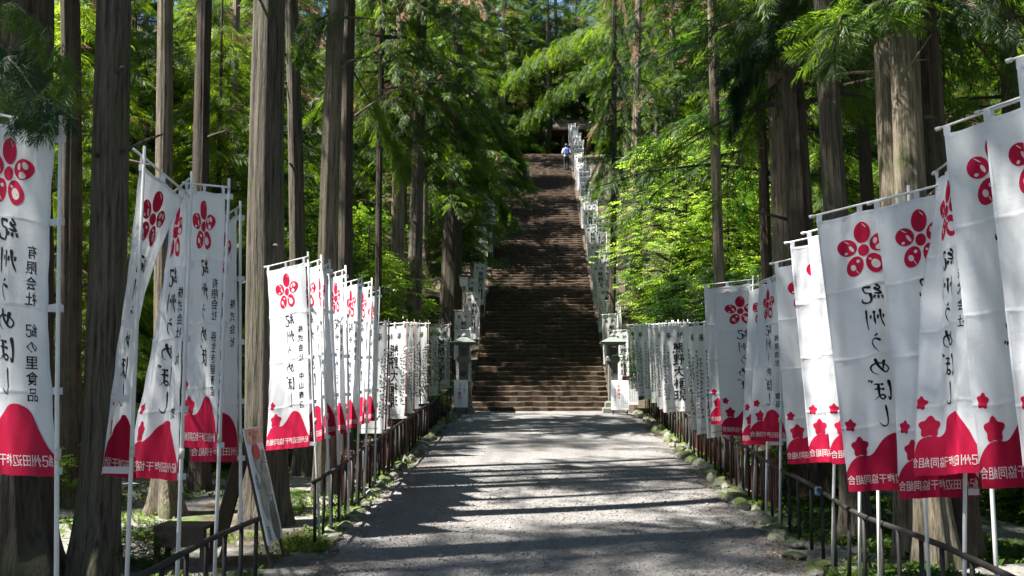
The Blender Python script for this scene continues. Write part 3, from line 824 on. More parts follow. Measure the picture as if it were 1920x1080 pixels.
# ---- black-lettered banners: a few made in full, then copied along fences and steps
BW, BH = .45, 1.5
def marks(seed, p, s0, t0, t1, n, w, asp):
    r_ = random.Random(seed)
    for i in range(n):
        t = t0 + (t1 - t0) * i / n
        for k in range(4):
            p.ell(s0 + r_.uniform(-.5, .5) * w, t + r_.uniform(-.3, .3) * (t1 - t0) / n, w * r_.uniform(.3, .6), w * .13, r_.choice((0, 0, 1.57, .7, -.7)), asp, k, 6, 1)
def black_proto(seed, mirror, name='prayer_banner', lean=0.0):
    r_ = random.Random(seed); asp = BW / BH
    zt = 2.18
    c4 = (Vector((-BW - .03, 0, zt - .05)), Vector((-.03, 0, zt - .03)), Vector((-BW - .03 + r_.uniform(-.05, .02), r_.uniform(-.03, .03), zt - .05 - BH)), Vector((-.03, 0, zt - .03 - BH)))
    S = make_S(c4, r_.uniform(.014, .024), r_.uniform(1.2, 2.0), r_.random(), creases=())
    root = link(name, None)
    MB().tube([(0, 0, -.1), (0, 0, 1.0), (0, 0, zt + .06)], [.012, .012, .009], 6).build('pole', M['pole_brown'] if mirror else M['pole'], root, smooth=True)
    MB().tube([(.05, -.01, zt), (-BW - .06, -.01, zt - .015)], .007, 6).build('crossbar', M['pole'], root)
    cl = link('cloth', cloth_mesh(S, M['clothw'], 18, np.linspace(0, 1, 26)), root)
    z0 = Vector((0, 0, 0)); mx = (lambda s: 1 - s) if mirror else (lambda s: s)
    p = Flat()
    p.put(glyph_brush('奉', 6.2, 3), mx(.30), .115, .27, .075, mirror); p.put(glyph_brush('納', 6.2, 3), mx(.74), .115, .27, .075, mirror)
    for i, ch in enumerate('熊野大権現'): p.put(glyph_brush(ch, 8.2, 3), mx(.64) if not mirror else .47, .265 + .137 * i, .43, .130, mirror, .05)
    addprint(p, S, .002, 'brush_lettering', M['ink'], cl, z0)['kind'] = 'stuff'
    p = Flat()
    for k, s0 in enumerate((.10, .24) if not mirror else (.06, .17)): marks(seed + k, p, mx(s0), .24 + .08 * k, .88, 17, .085, asp)
    for i in range(8): marks(seed + 9 + i, p, .2 + .08 * i, .955, .97, 1, .05, asp)
    addprint(p, S, .002, 'small_lettering', M['inkgrey'], cl, z0)
    for sv in (.06, .5, .94):
        P, N = S([sv], [.003]); P = Vector(P[0])
        MB().box((P.x, -.006, P.z + .025), (.03, .024, .07), None, .004).build('loop', M['clothw'], root)
    for tv in (.25, .5, .75, .98):
        MB().box((-.012, 0, zt - .04 - BH * tv), (.06, .03, .03), None, .004).build('pole_loop', M['clothw'], root)
    return root
protoM = [black_proto(40 + i, True) for i in range(3)]
protoF = [black_proto(60 + i, False) for i in range(3)]
used = set()
ORD = ['first', 'second', 'third', 'fourth', 'fifth', 'sixth', 'seventh', 'eighth', 'ninth', 'tenth', 'eleventh', 'twelfth', 'thirteenth', 'fourteenth', 'fifteenth', 'sixteenth', 'seventeenth', 'eighteenth', 'nineteenth', 'twentieth'] + ['twenty-' + w for w in ('first', 'second', 'third', 'fourth', 'fifth', 'sixth', 'seventh', 'eighth', 'ninth')] + ['thirtieth']
def place_black(pool, x, y, z, rz, label, group, lean=(0, 0), sc=1.0):
    p = random.choice(pool)
    o = p if p.name not in used else copy_tree(p)
    used.add(p.name)
    o.location = (x, y, z); o.rotation_euler = (lean[0], lean[1], rz); o.scale = (sc, sc, sc)
    tag(o, label, 'banner', group); return o
for iy, y in enumerate((13.95, 14.5, 16.2, 17.2, 18.2, 19.4, 21.7, 24.5)):
    x = XL + .05
    place_black(protoM, x, y, gzf(x, y), R(-26 + random.uniform(-8, 8)), ORD[iy] + ' white banner with mirrored black lettering along the fence past the sign board', 'black-lettered banners on the sign-board fence', (random.uniform(-.02, .02), random.uniform(-.035, .02)))
for iy, y in enumerate((13.8, 14.3, 15.0, 17.8, 18.2, 18.7, 19.3, 20.0, 21.0, 22.2, 23.4, 24.5)):
    x = XR + .10
    place_black(protoF, x, y, gzf(x, y), R(12 + random.uniform(-14, 16)), ORD[iy] + ' white banner with black lettering along the blue-taped fence, counted towards the steps', 'black-lettered banners on the blue-taped fence', (random.uniform(-.02, .02), random.uniform(-.06, .0)))
def on_stair(y): return STAIR_Z + max(0, y - STAIR_Y) * STAIR_R / STAIR_T
n = 0
for iy, y in enumerate(np.linspace(25.9, 43, 13)):
    x = -1.74 - .16 * (n % 2)
    place_black(protoF + protoM[:1], x, y, on_stair(y) - .05, R(random.uniform(-25, 25)), ORD[iy] + ' black-lettered banner up the steps from the foot, on the box lamp side', 'black-lettered banners up the lantern-box side of the steps', (random.uniform(-.03, .03), random.uniform(-.05, .05)), .86); n += 1
for iy, y in enumerate(np.linspace(25.9, 59, 30)):
    x = 2.14 + .18 * (n % 2)
    place_black(protoF, x, y, on_stair(y) - .05, R(random.uniform(-30, 30)), ORD[iy] + ' black-lettered banner up the steps from the foot, on the leafy tree side', 'black-lettered banners up the notice-board side of the steps', (random.uniform(-.03, .03), random.uniform(-.05, .05)), .86); n += 1
for x, y in ((3.3, 28.2), (3.75, 29.0), (4.2, 29.6), (3.15, 31.5)):
    place_black(protoF, x, y, gzf(x, y) - .05, R(random.uniform(-15, 15)), 'white banner with black brush lettering standing on the slope under the pale-leaved tree', 'black-lettered banners on the slope', (0, random.uniform(-.04, .04)))

# ================================================================== LANTERNS, SIGNS, LAMP, GATE
def decal(flat, o, ex, ez, name, mat, parent, off=.003):
    """flat print on a plane: origin (top left), width vector, height vector"""
    o, ex, ez = Vector(o), Vector(ex), Vector(ez); n = ez.cross(ex).normalized()
    if n.y > 0.3: n = -n
    V = np.concatenate(flat.v); L = np.concatenate(flat.l)
    me = bpy.data.meshes.new(name)
    me.from_pydata([tuple(o + ex * float(a) + ez * float(b) + n * (off + .0002 * float(l))) for (a, b), l in zip(V, L)], [], flat.f)
    me.materials.append(mat); ob = link(name, me, parent); ob['kind'] = 'stuff' if 'small' in name else 'part'
    if ob['kind'] == 'part': del ob['kind']
    return ob
def lantern(x, y, z, label, sc=1.0, rz=0.0, text=True):
    root = thing('stone_lantern', (x, y, z), label, 'stone lantern', 'stone lanterns by the steps', rz)
    MB().prism([(.26, .26, -.1), (.26, .26, .12), (.20, .20, .16), (.20, .20, .26), (.15, .15, .30)]).build('base', M['granite'], root)
    MB().prism([(.118, .118, .30), (.112, .112, 1.22)]).build('shaft', M['granite'], root)
    MB().prism([(.12, .12, 1.22), (.165, .165, 1.28), (.165, .165, 1.36), (.14, .14, 1.39)]).build('platform', M['granite'], root)
    fb = MB()
    for sx, sy in ((-1, -1), (1, -1), (1, 1), (-1, 1)): fb.box((sx * .105, sy * .105, 1.51), (.05, .05, .24), None, .004)
    fb.box((0, 0, 1.655), (.268, .268, .05), None, .004); fb.box((0, 0, 1.40), (.262, .262, .03), None, .004)
    fb.box((0, .112, 1.51), (.158, .024, .22))
    fbo = fb.build('fire_box', M['granite'], root); fbo['kind'] = 'stuff'
    rf = MB().prism([(.13, .13, 1.66), (.30, .30, 1.70), (.315, .315, 1.735), (.22, .22, 1.785), (.12, .12, 1.835), (.08, .08, 1.86)]).build('roof', M['patina'], root)
    MB().tube([(0, 0, 1.85), (0, 0, 1.88), (0, 0, 1.91), (0, 0, 1.94), (0, 0, 1.96)], [.05, .07, .065, .04, .008], 10).build('finial', M['granite'], rf, smooth=True)
    if text:
        for ch, zz in (('献', 1.05), ('燈', .80)):
            p = Flat().put(glyph_brush(ch, 5.5, 3), .5, .5, 1, 1)
            decal(p, (-.07, -.1195, zz), (.14, 0, 0), (0, 0, -.16), 'carved_character', M['ink'], root)
    root.scale = (sc, sc, sc); return root
lantern(-1.86, 24.9, gzf(-1.86, 24.9), 'stone lantern standing behind the small downhill-only board', 1.0)
lantern(1.79, 24.95, gzf(1.79, 24.95), 'stone lantern standing behind the two leaning notice boards', 1.0)
lantern(-3.05, 26.6, gzf(-3.05, 26.6), 'pale stone lantern half hidden behind the black-lettered banners', .9, .3, False)

def vtext(p, txt, s, t0, pitch, ws, ht, font=glyph_font):
    for i, ch in enumerate(txt): p.put(font(ch), s, t0 + pitch * i, ws, ht)
# downhill-only board
x, y = -1.90, 24.45; z = gzf(x, y)
sg = thing('notice_board', (x, y, z), 'small white board with red characters on legs before a stone lantern', 'sign')
sg.rotation_euler = (0, 0, R(4))
MB().box((0, 0, .51), (.335, .02, .66), None, .004).build('board', M['panelw'], sg)
for s in (-1, 1): MB().tube([(s * .14, .015, -.05), (s * .14, .015, .6)], .01, 6).build('leg', M['fence'], sg)
p = Flat(); vtext(p, '下り専用', .42, .20, .145, .30, .155); decal(p, (-.1675, -.011, .84), (.335, 0, 0), (0, 0, -.66), 'red_lettering', M['sign_red'], sg)
p = Flat(); vtext(p, 'こちら側は', .76, .14, .075, .15, .075); vtext(p, 'です。', .44, .76, .08, .16, .08); decal(p, (-.1675, -.011, .84), (.335, 0, 0), (0, 0, -.66), 'black_lettering', M['sign_black'], sg)
# leaning notice boards by the other lantern
def notice2(x, y, rz, lean, w, h, zb, label, header):
    z = gzf(x, y); g = thing('notice_board', (x, y, z), label, 'sign', None, rz)
    rot = Matrix.Rotation(lean, 3, 'X')
    def q(a, b, c): return rot @ Vector((a, b, c))
    MB().box(q(0, 0, zb + h / 2), (w, .02, h), rot, .004).build('board', M['panelw'], g)
    for s in (-1, 1):
        MB().tube([q(s * w * .4, .015, -.04), q(s * w * .4, .02, zb + h * .9)], .011, 6).build('leg', M['fence'], g)
        MB().tube([(s * w * .4, .36, -.04), q(s * w * .4, .03, zb + h * .8)], .010, 6).build('back_leg', M['fence'], g)
    o, ex, ez = q(-w / 2, -.0105, zb + h), (w, 0, 0), q(0, 0, -h)
    if header:
        hp = Flat().raw([(.02, .015), (.98, .015), (.98, .17), (.02, .17)], [(0, 1, 2, 3)]); decal(hp, o, ex, ez, 'red_header', M['sign_red'], g, .002)
        p = Flat()
        for i, ch in enumerate('お願い'): p.put(glyph_font(ch), .3 + .2 * i, .095, .2, .12)
        decal(p, o, ex, ez, 'header_lettering', M['panelw'], g, .004)
        p = Flat()
        for k in range(6): marks(80 + k, p, .9 - .15 * k, .26, .92, 12, .07, w / h)
        decal(p, o, ex, ez, 'small_lettering', M['sign_blue'], g, .002)
    else:
        p = Flat(); vtext(p, '石参道で', .44, .2, .13, .2, .11); decal(p, o, ex, ez, 'red_lettering', M['sign_red'], g, .002)
        p = Flat()
        for k in range(4): marks(90 + k, p, .9 - .1 * k, .1, .95, 16, .06, w / h)
        marks(99, p, .22, .3, .72, 8, .08, w / h)
        decal(p, o, ex, ez, 'small_lettering', M['sign_blue'], g, .002)
notice2(1.90, 24.25, R(-6), R(-6), .42, .70, .14, 'white notice board with a column of red characters leaning by the lantern', False)
notice2(2.20, 24.75, R(5), R(-5), .38, .70, .22, 'white notice board with a red header strip beside the fence end', True)

# leaning A-frame sign board in the gap of the fence
ax, ay = -2.64, 9.2; az = gzf(ax, ay)
af = thing('a_frame_sign', (ax, ay, az), 'tall leaning A-frame sign board with grey oval pictures, by the grey trunk', 'sign')
th = math.atan2(.29, 1.18); rotp = Matrix.Rotation(-th, 3, 'Y')        # the path-side face leans back
def qa(a, b, c): return Vector((.0, 0, 1.18)) + rotp @ Vector((a, b, c))    # hinge at the top; c runs down negative
PL = 1.215
for s in (-1, 1):
    MB().tube([qa(0, s * .23, .02), qa(0, s * .23, -PL - .06)], .017, 6).build('leg', M['wood'], af)
    MB().tube([Vector((0, s * .2, 1.17)), Vector((-.30, s * .2, -.03))], .017, 6).build('back_leg', M['wood'], af)
MB().box(qa(.022, 0, -.51), (.018, .50, 1.04), rotp, .004).build('panel', M['panel'], af)
def pdecal(flat, name, mat, off=.003):
    o, ex, ez = qa(.0315 + off, -.25, .01), Vector((0, .5, 0)), rotp @ Vector((0, 0, -1.04))
    V = np.concatenate(flat.v); L = np.concatenate(flat.l); n = rotp @ Vector((1, 0, 0))
    me = bpy.data.meshes.new(name); me.from_pydata([tuple(o + ex * float(a) + ez * float(b) + n * (.0003 * float(l))) for (a, b), l in zip(V, L)], [], flat.f)
    me.materials.append(mat); return link(name, me, af)
pdecal(Flat().raw([(.01, .005), (.99, .005), (.99, .14), (.01, .14)], [(0, 1, 2, 3)]), 'orange_header', M['orange'])
p = Flat()
for i, ch in enumerate('紀州の'): p.put(glyph_font(ch), .28 + .22 * i, .045, .2, .06)
p.put(glyph_font('梅'), .5, .1, .3, .07); pdecal(p, 'red_lettering', M['sign_red'], .006)
a_ = .5 / 1.04
M['oval1'] = simple('oval_grey', (.33, .32, .31), .4, .5, 14); M['oval2'] = simple('oval_dark', (.10, .10, .10), .4, .6, 12)
for cs, ct, rx, ry, mt in ((.42, .27, .24, .30, 'oval1'), (.62, .46, .27, .34, 'oval1'), (.38, .64, .27, .36, 'oval1'), (.66, .83, .22, .36, 'oval2')):
    pdecal(Flat().ell(cs, ct, rx, ry, 0, a_, 0, 24, 2), 'oval_picture', M[mt], .005)
pdecal(Flat().ell(.40, .215, .22, .14, 0, a_, 0, 20, 2), 'red_cap_picture', M['sign_red'], .007)
p = Flat()
for k, (s0, t0) in enumerate(((.8, .22), (.12, .42), (.8, .62), (.15, .86))): marks(120 + k, p, s0, t0, t0 + .12, 5, .12, a_)
pdecal(p, 'small_lettering', M['sign_blue'], .005)['kind'] = 'stuff'
MB().box((-.15, 0, .58), (.016, .44, .95), Matrix.Rotation(math.atan2(.30, 1.2), 3, 'Y'), .004).build('back_panel', M['wood'], af)
MB().box((-.20, 0, .40), (.02, .46, .04), None, .003).build('cross_bar', M['bark_red'], af)
sh = thing('shelf_box', (-3.12, 9.0, gzf(-3.12, 9.0)), 'low dark wooden box on legs behind the leaning sign board', 'box')
MB().box((0, 0, .36), (.46, .34, .03), None, .004).build('top_board', M['wood'], sh)
MB().box((0, -.16, .27), (.44, .02, .15), None, .003).build('front_board', M['wood'], sh)
for sx in (-1, 1):
    for sy in (-1, 1): MB().box((sx * .2, sy * .13, .155), (.045, .045, .37), None, .003).build('leg', M['wood'], sh)

# box lantern on a post beside the steps
lx, ly = -2.05, 27.4; lz = gzf(lx, ly) + .30
lp = thing('lamp_post', (lx, ly, lz), 'square box lamp on a slim wooden post left of the lowest steps', 'lamp')
MB().tube([(0, 0, -.4), (0, 0, 2.15)], .035, 8).build('post', M['woodl'], lp, smooth=True)
bx = MB().prism([(.11, .11, 2.15), (.13, .13, 2.4)]).build('lamp_box', M['panel'], lp)
MB().prism([(.17, .17, 2.4), (.16, .16, 2.43), (.04, .04, 2.49)]).build('roof', M['wood'], lp)
for sx in (-1, 1):
    for sy in (-1, 1): MB().tube([(sx * .113, sy * .113, 2.14), (sx * .133, sy * .133, 2.4)], .010, 4).build('corner_strip', M['wood'], bx)

# small roofed gate on the terrace above the steps
gx, gy = 2.35, 62.5; gzz = gzf(gx, gy)
gt = thing('roofed_gate', (gx, gy, gzz), 'small roofed wooden gate at the top of the steps', 'gate')
for s in (-1, 1): MB().box((s * .85, 0, 1.2), (.2, .2, 2.5), None, .01).build('post', M['wood'], gt)
MB().box((0, 0, 2.15), (2.3, .16, .22), None, .01).build('beam', M['redwood'], gt)
rf = MB().add([(-1.5, -1.0, 2.3), (1.5, -1.0, 2.3), (1.5, 0, 3.05), (-1.5, 0, 3.05), (-1.5, 1.0, 2.3), (1.5, 1.0, 2.3), (-1.5, -1.0, 2.2), (1.5, -1.0, 2.2), (1.5, 1.0, 2.2), (-1.5, 1.0, 2.2)],
    [(0, 1, 2, 3), (3, 2, 5, 4), (0, 6, 7, 1), (4, 5, 8, 9), (6, 9, 8, 7), (0, 3, 4, 9, 6), (1, 7, 8, 5, 2)]).build('roof', M['bark_dark'], gt)
MB().box((0, -1.01, 2.27), (3.02, .05, .14), None, .005).build('eave_board', M['wood'], gt)

# ------------------------------------------------------------------ person climbing the steps
def person():
    i = 93; px_, py_ = 1.47, STAIR_Y + i * STAIR_T - .12; z = STAIR_Z + i * STAIR_R
    root = thing('person', (px_, py_, z), 'person in a white top with a blue backpack climbing the upper steps', 'person')
    J = {'pelvis': (0, 0, .80, .115), 'waist': (0, .01, .93, .105), 'chest': (0, .03, 1.12, .13), 'neck': (0, .04, 1.26, .05), 'head': (0, .05, 1.36, .085), 'crown': (0, .045, 1.44, .07),
         'shl': (-.16, .03, 1.20, .055), 'ell': (-.22, .0, .98, .042), 'hal': (-.2, .07, .80, .034), 'shr': (.16, .03, 1.20, .055), 'elr': (.22, .0, .98, .042), 'har': (.2, .08, .80, .034),
         'hil': (-.08, 0, .74, .085), 'knl': (-.09, .08, .46, .062), 'anl': (-.09, .02, .10, .042), 'tol': (-.09, .12, .045, .035), 'hir': (.08, 0, .74, .085), 'knr': (.09, .17, .52, .062), 'anr': (.09, .24, .22, .042), 'tor': (.09, .34, .175, .035)}
    E = [('pelvis', 'waist'), ('waist', 'chest'), ('chest', 'neck'), ('neck', 'head'), ('head', 'crown'), ('chest', 'shl'), ('shl', 'ell'), ('ell', 'hal'), ('chest', 'shr'), ('shr', 'elr'), ('elr', 'har'),
         ('pelvis', 'hil'), ('hil', 'knl'), ('knl', 'anl'), ('anl', 'tol'), ('pelvis', 'hir'), ('hir', 'knr'), ('knr', 'anr'), ('anr', 'tor')]
    ks = list(J); me = bpy.data.meshes.new('skeleton'); me.from_pydata([J[k][:3] for k in ks], [(ks.index(a), ks.index(b)) for a, b in E], [])
    o = bpy.data.objects.new('skeleton', me); col.objects.link(o)
    sk = o.modifiers.new('skin', 'SKIN'); sb = o.modifiers.new('sub', 'SUBSURF'); sb.levels = 2
    for k, sv in zip(ks, me.skin_vertices[0].data):
        sv.radius = (J[k][3], J[k][3]); sv.use_root = (k == 'pelvis')
    dg = bpy.context.evaluated_depsgraph_get(); body = bpy.data.meshes.new_from_object(o.evaluated_get(dg)); bpy.data.objects.remove(o)
    for m_ in (simple('skin', (.45, .28, .2), .6, .05), simple('white_top', (.75, .75, .76), .8, .06), simple('dark_trousers', (.02, .022, .04), .8, .2)): body.materials.append(m_)
    for p_ in body.polygons:
        c = p_.center; p_.use_smooth = True
        p_.material_index = 2 if c.z < .80 and abs(c.x) < .16 else (1 if .80 <= c.z < 1.26 and (abs(c.x) < .19 or c.z > 1.0) else 0)
    link('body', body, root)
    bm = bmesh.new(); bmesh.ops.create_uvsphere(bm, u_segments=14, v_segments=8, radius=.1)
    for v in bm.verts: v.co = Vector((v.co.x * .98, v.co.y * 1.02, v.co.z * 1.0)) + Vector((0, .03, 1.405))
    hm = bpy.data.meshes.new('hair'); bm.to_mesh(hm); bm.free(); hm.materials.append(M['sign_black']); link('hair', hm, root)
    MB().box((0, -.16, 1.03), (.27, .15, .38), None, .05).build('backpack', simple('blue_pack', (.05, .10, .38), .7, .2), root)
person()

# ================================================================== TREES
def trunk_mesh(h, r0, r1, flare, seed, mat, ns=26, ridge=.05, fine=9.0):
    r_ = random.Random(seed); zs = list(np.linspace(-.3, 1.2, 14)) + list(np.linspace(1.35, fine, 34)) + list(np.linspace(fine + .8, h, 8))
    ph = [r_.uniform(0, 6.28) for _ in range(8)]; th = np.linspace(0, 2 * np.pi, ns, endpoint=False); V = []
    for z in zs:
        t = max(0, z) / h; r = r0 + (r1 - r0) * t ** .9
        fl = flare * math.exp(-max(0, z) / .32)
        k = 1 + ridge * np.sin(7 * th + ph[0] + .5 * math.sin(z * .6 + ph[1])) + ridge * .8 * np.sin(11 * th + ph[2] + .7 * math.sin(z * .9)) + ridge * .7 * np.sin(3 * th + ph[3] + z * .35)
        k = k + ridge * .55 * np.sin(19 * th + ph[1] + 1.1 * math.sin(z * 1.7 + ph[5])) * (.6 + .4 * np.sin(5 * th + z * 1.9)) + ridge * .4 * np.sin(14 * th + ph[7] + 1.5 * math.sin(z * 2.3))
        k = k + ridge * .5 * np.sin(2 * th + z * 2.1 + ph[6]) * math.sin(z * 1.3 + ph[7])
        k = k + fl * (1 + .55 * np.sin(5 * th + ph[4]) + .3 * np.sin(3 * th + ph[5]))
        wx = .03 * math.sin(z * .5 + ph[6]) * min(1, max(0, z)); wy = .03 * math.sin(z * .4 + ph[7]) * min(1, max(0, z))
        V.append(np.stack([wx + r * k * np.cos(th), wy + r * k * np.sin(th), np.full(ns, z)], -1))
    n = len(zs); i = np.arange(n - 1)[:, None] * ns; j = np.arange(ns)[None]
    f = np.stack([i + j, i + (j + 1) % ns, i + ns + (j + 1) % ns, i + ns + j], -1).reshape(-1, 4)
    return mesh_np('trunk', np.concatenate(V), f, mat, smooth=True)

def spray_template(seed, L=.6, pairs=17, w=.019):
    r_ = np.random.default_rng(seed); q = []
    def stem(x): return np.array([x, .03 * math.sin(x * 5 + seed), -.22 * (x / L) ** 2 * L])
    for i in range(pairs):
        x = L * (.08 + .9 * i / pairs); l = (.22 * (1 - .6 * i / pairs) + .05) * r_.uniform(.8, 1.2)
        for s in (-1, 1):
            a = r_.uniform(.5, .95); d = np.array([math.cos(a), s * math.sin(a), r_.uniform(-.35, .12)]); d /= np.linalg.norm(d)
            b = stem(x); n = np.cross(d, [0, 0, 1]); n = n / np.linalg.norm(n) + np.array([0, 0, r_.uniform(-.7, .7)]); n /= np.linalg.norm(n)
            mid = b + d * l * .5 + np.array([0, 0, -.01]); tip = b + d * l + np.array([0, 0, -.05 * l / .2])
            q.append([b, mid + n * w / 2, tip, mid - n * w / 2])
    a, b = stem(L * .9), stem(L * 1.12); n = np.array([0, w / 2, 0]); q.append([a, (a + b) / 2 + n, b, (a + b) / 2 - n])
    a, b = stem(0), stem(L); n = np.array([0, .006, 0]); q.append([a - n, b - n * .3, b + n * .3, a + n])
    return np.array(q)                                # (Q,4,3)
SPR = [spray_template(i) for i in range(4)]

def leaf_template(seed, n=9, L=.34, ll=.085, lw=.045):
    r_ = np.random.default_rng(seed); q = []
    for i in range(n):
        x = L * (i + .6) / n; s = 1 if i % 2 else -1; a = r_.uniform(.5, 1.1); l = ll * r_.uniform(.75, 1.25)
        d = np.array([math.cos(a), s * math.sin(a), r_.uniform(-.35, .1)]) if i < n - 1 else np.array([1, 0, -.15]); d /= np.linalg.norm(d)
        p = np.cross(d, [0, 0, 1]); p = p / np.linalg.norm(p) + np.array([0, 0, r_.uniform(-.35, .35)])
        b = np.array([x, s * .008, -.12 * (x / L) ** 2 * L])
        q.append([b, b + d * l * .45 + p * lw / 2 * r_.uniform(.8, 1.2), b + d * l + np.array([0, 0, -.012]), b + d * l * .45 - p * lw / 2])
    b, e = np.array([0, 0, 0]), np.array([L * .95, 0, -.11 * L]); n_ = np.array([0, .004, 0]); q.append([b - n_, e - n_ * .5, e + n_ * .5, b + n_])
    return np.array(q)
LEAF = [leaf_template(20 + i) for i in range(4)]

def frames(f, up):
    f = f / np.linalg.norm(f, axis=1, keepdims=True)
    y = np.cross(up, f); y /= (np.linalg.norm(y, axis=1, keepdims=True) + 1e-9)
    z = np.cross(f, y)
    return np.stack([f, y, z], -1)                   # columns

def scatter(tmpl, P, Fw, Up, Sc, r_):
    Rm = frames(Fw, Up); out = []
    which = r_.integers(0, len(tmpl), len(P)); order = []
    for k, T in enumerate(tmpl):
        m = np.where(which == k)[0]
        if len(m) == 0: continue
        V = np.einsum('mij,qvj->mqvi', Rm[m], T) * Sc[m][:, None, None, None] + P[m][:, None, None]
        out.append(V.reshape(-1, 4, 3)); order.append(np.repeat(m, len(T)))
    return np.concatenate(out), np.concatenate(order)

def tubes_quads(segs):
    """3-sided tapered twigs from (p0, p1, r0, r1) arrays -> quads"""
    p0, p1, r0, r1 = segs; d = p1 - p0; d /= (np.linalg.norm(d, axis=1, keepdims=True) + 1e-9)
    a = np.cross(d, np.array([.31, .17, .94])); a /= (np.linalg.norm(a, axis=1, keepdims=True) + 1e-9); b = np.cross(d, a); q = []
    for k in range(3):
        t0, t1 = 2 * np.pi * k / 3, 2 * np.pi * (k + 1) / 3
        c0 = a * math.cos(t0) + b * math.sin(t0); c1 = a * math.cos(t1) + b * math.sin(t1)
        q.append(np.stack([p0 + c0 * r0[:, None], p0 + c1 * r0[:, None], p1 + c1 * r1[:, None], p1 + c0 * r1[:, None]], 1))
    return np.concatenate(q)

def cedar_crown(seed, z0, z1, R0, nb, dens, mats, ssc=1.0, up0=.25, droop=.5, dead=.05, topr=.25, pw=.75):
    r_ = np.random.default_rng(seed); P = []; Fw = []; Up = []; Sc = []; s0 = []; s1 = []; ra = []; rb = []; kill = []
    for i in range(nb):
        u = r_.random() ** .9; z = z0 + (z1 - z0) * u; az = i * 2.39996 + r_.uniform(-.4, .4)
        L = (R0 * (1 - u) ** pw + topr) * r_.uniform(.6, 1.12); out = np.array([math.cos(az), math.sin(az), 0]); side = np.array([-out[1], out[0], 0])
        d_ = r_.uniform(.6, 1.3) * droop; u_ = up0 * r_.uniform(.3, 1.5); bend = r_.uniform(-.3, .3)
        pt = lambda q: np.array([0, 0, z]) + out * (L * q) + side * (bend * L * q * q) + np.array([0, 0, L * (u_ * q - d_ * q * q)])
        prev = pt(0)
        for q in (.35, .7, 1.0):
            c = pt(q); s0.append(prev); s1.append(c); ra.append(.014 * L * (1.05 - q + .35)); rb.append(.014 * L * (1.05 - q) + .003); prev = c
        n = max(3, int(L * dens)); dd = r_.random() < dead
        for k in range(n):
            q = .18 + .82 * (k + r_.random()) / n; a = r_.choice((-1, 1)) * r_.uniform(.2, 1.3) * (1.25 - .6 * q)
            f = out * math.cos(a) + side * math.sin(a) + np.array([0, 0, -r_.uniform(.05, .75) * (1.3 if dd else 1)])
            P.append(pt(q) + r_.normal(0, .05, 3)); Fw.append(f); Up.append(np.array([0, 0, 1]) + r_.normal(0, .35, 3)); Sc.append(ssc * r_.uniform(.6, 1.15)); kill.append(1 if dd or r_.random() < dead * .4 else 0)
    P, Fw, Up, Sc, kill = map(np.array, (P, Fw, Up, Sc, kill))
    Q, order = scatter(SPR, P, Fw, Up, Sc, r_); idx = kill[order]
    T = tubes_quads((np.array(s0), np.array(s1), np.array(ra), np.array(rb)))
    A = np.concatenate([Q, T]); mi = np.concatenate([idx, np.full(len(T), 2)])
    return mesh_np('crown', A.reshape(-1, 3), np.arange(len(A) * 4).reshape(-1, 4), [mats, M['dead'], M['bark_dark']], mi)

def broad_crown(seed, h0, h1, Rr, layers, per, mats, lsc=1.0, bark='bark_dark'):
    """layered leafy crown: limbs carrying flat leafy sprays"""
    r_ = np.random.default_rng(seed); P = []; Fw = []; Up = []; Sc = []; s0 = []; s1 = []; ra = []; rb = []
    for i in range(layers):
        u = (i + r_.random()) / layers; z = h0 + (h1 - h0) * u; az = i * 2.39996 + r_.uniform(-.5, .5)
        rr = Rr * (math.sin(math.pi * (.12 + .8 * u)) ** .7) * r_.uniform(.65, 1.15)
        out = np.array([math.cos(az), math.sin(az), 0]); side = np.array([-out[1], out[0], 0]); rise = r_.uniform(.05, .5)
        c0 = np.array([0, 0, z - rise * rr * .6]); c1 = c0 + out * rr + np.array([0, 0, rise * rr])
        mid = (c0 + c1) / 2 + np.array([0, 0, .08 * rr])
        for a, b, r1, r2 in ((c0, mid, .022, .014), (mid, c1, .014, .004)): s0.append(a); s1.append(b); ra.append(r1 * rr); rb.append(r2 * rr)
        for k in range(per):
            q = .25 + .8 * math.sqrt(r_.random()); spread = .42 * rr * (1.1 - .55 * q)
            p = c0 + out * rr * q + side * r_.normal(0, spread) + np.array([0, 0, rise * rr * q + r_.normal(0, .09) - .10 * abs(r_.normal())])
            f = out + side * r_.normal(0, .8) + np.array([0, 0, r_.uniform(-.45, .1)])
            P.append(p); Fw.append(f); Up.append(np.array([0, 0, 1]) + r_.normal(0, .3, 3)); Sc.append(lsc * r_.uniform(.65, 1.2))
    P, Fw, Up, Sc = map(np.array, (P, Fw, Up, Sc))
    Q, order = scatter(LEAF, P, Fw, Up, Sc, r_)
    T = tubes_quads((np.array(s0), np.array(s1), np.array(ra), np.array(rb)))
    A = np.concatenate([Q, T]); mi = np.concatenate([np.zeros(len(Q)), np.full(len(T), 1)])
    return mesh_np('crown', A.reshape(-1, 3), np.arange(len(A) * 4).reshape(-1, 4), [mats, M[bark]], mi)

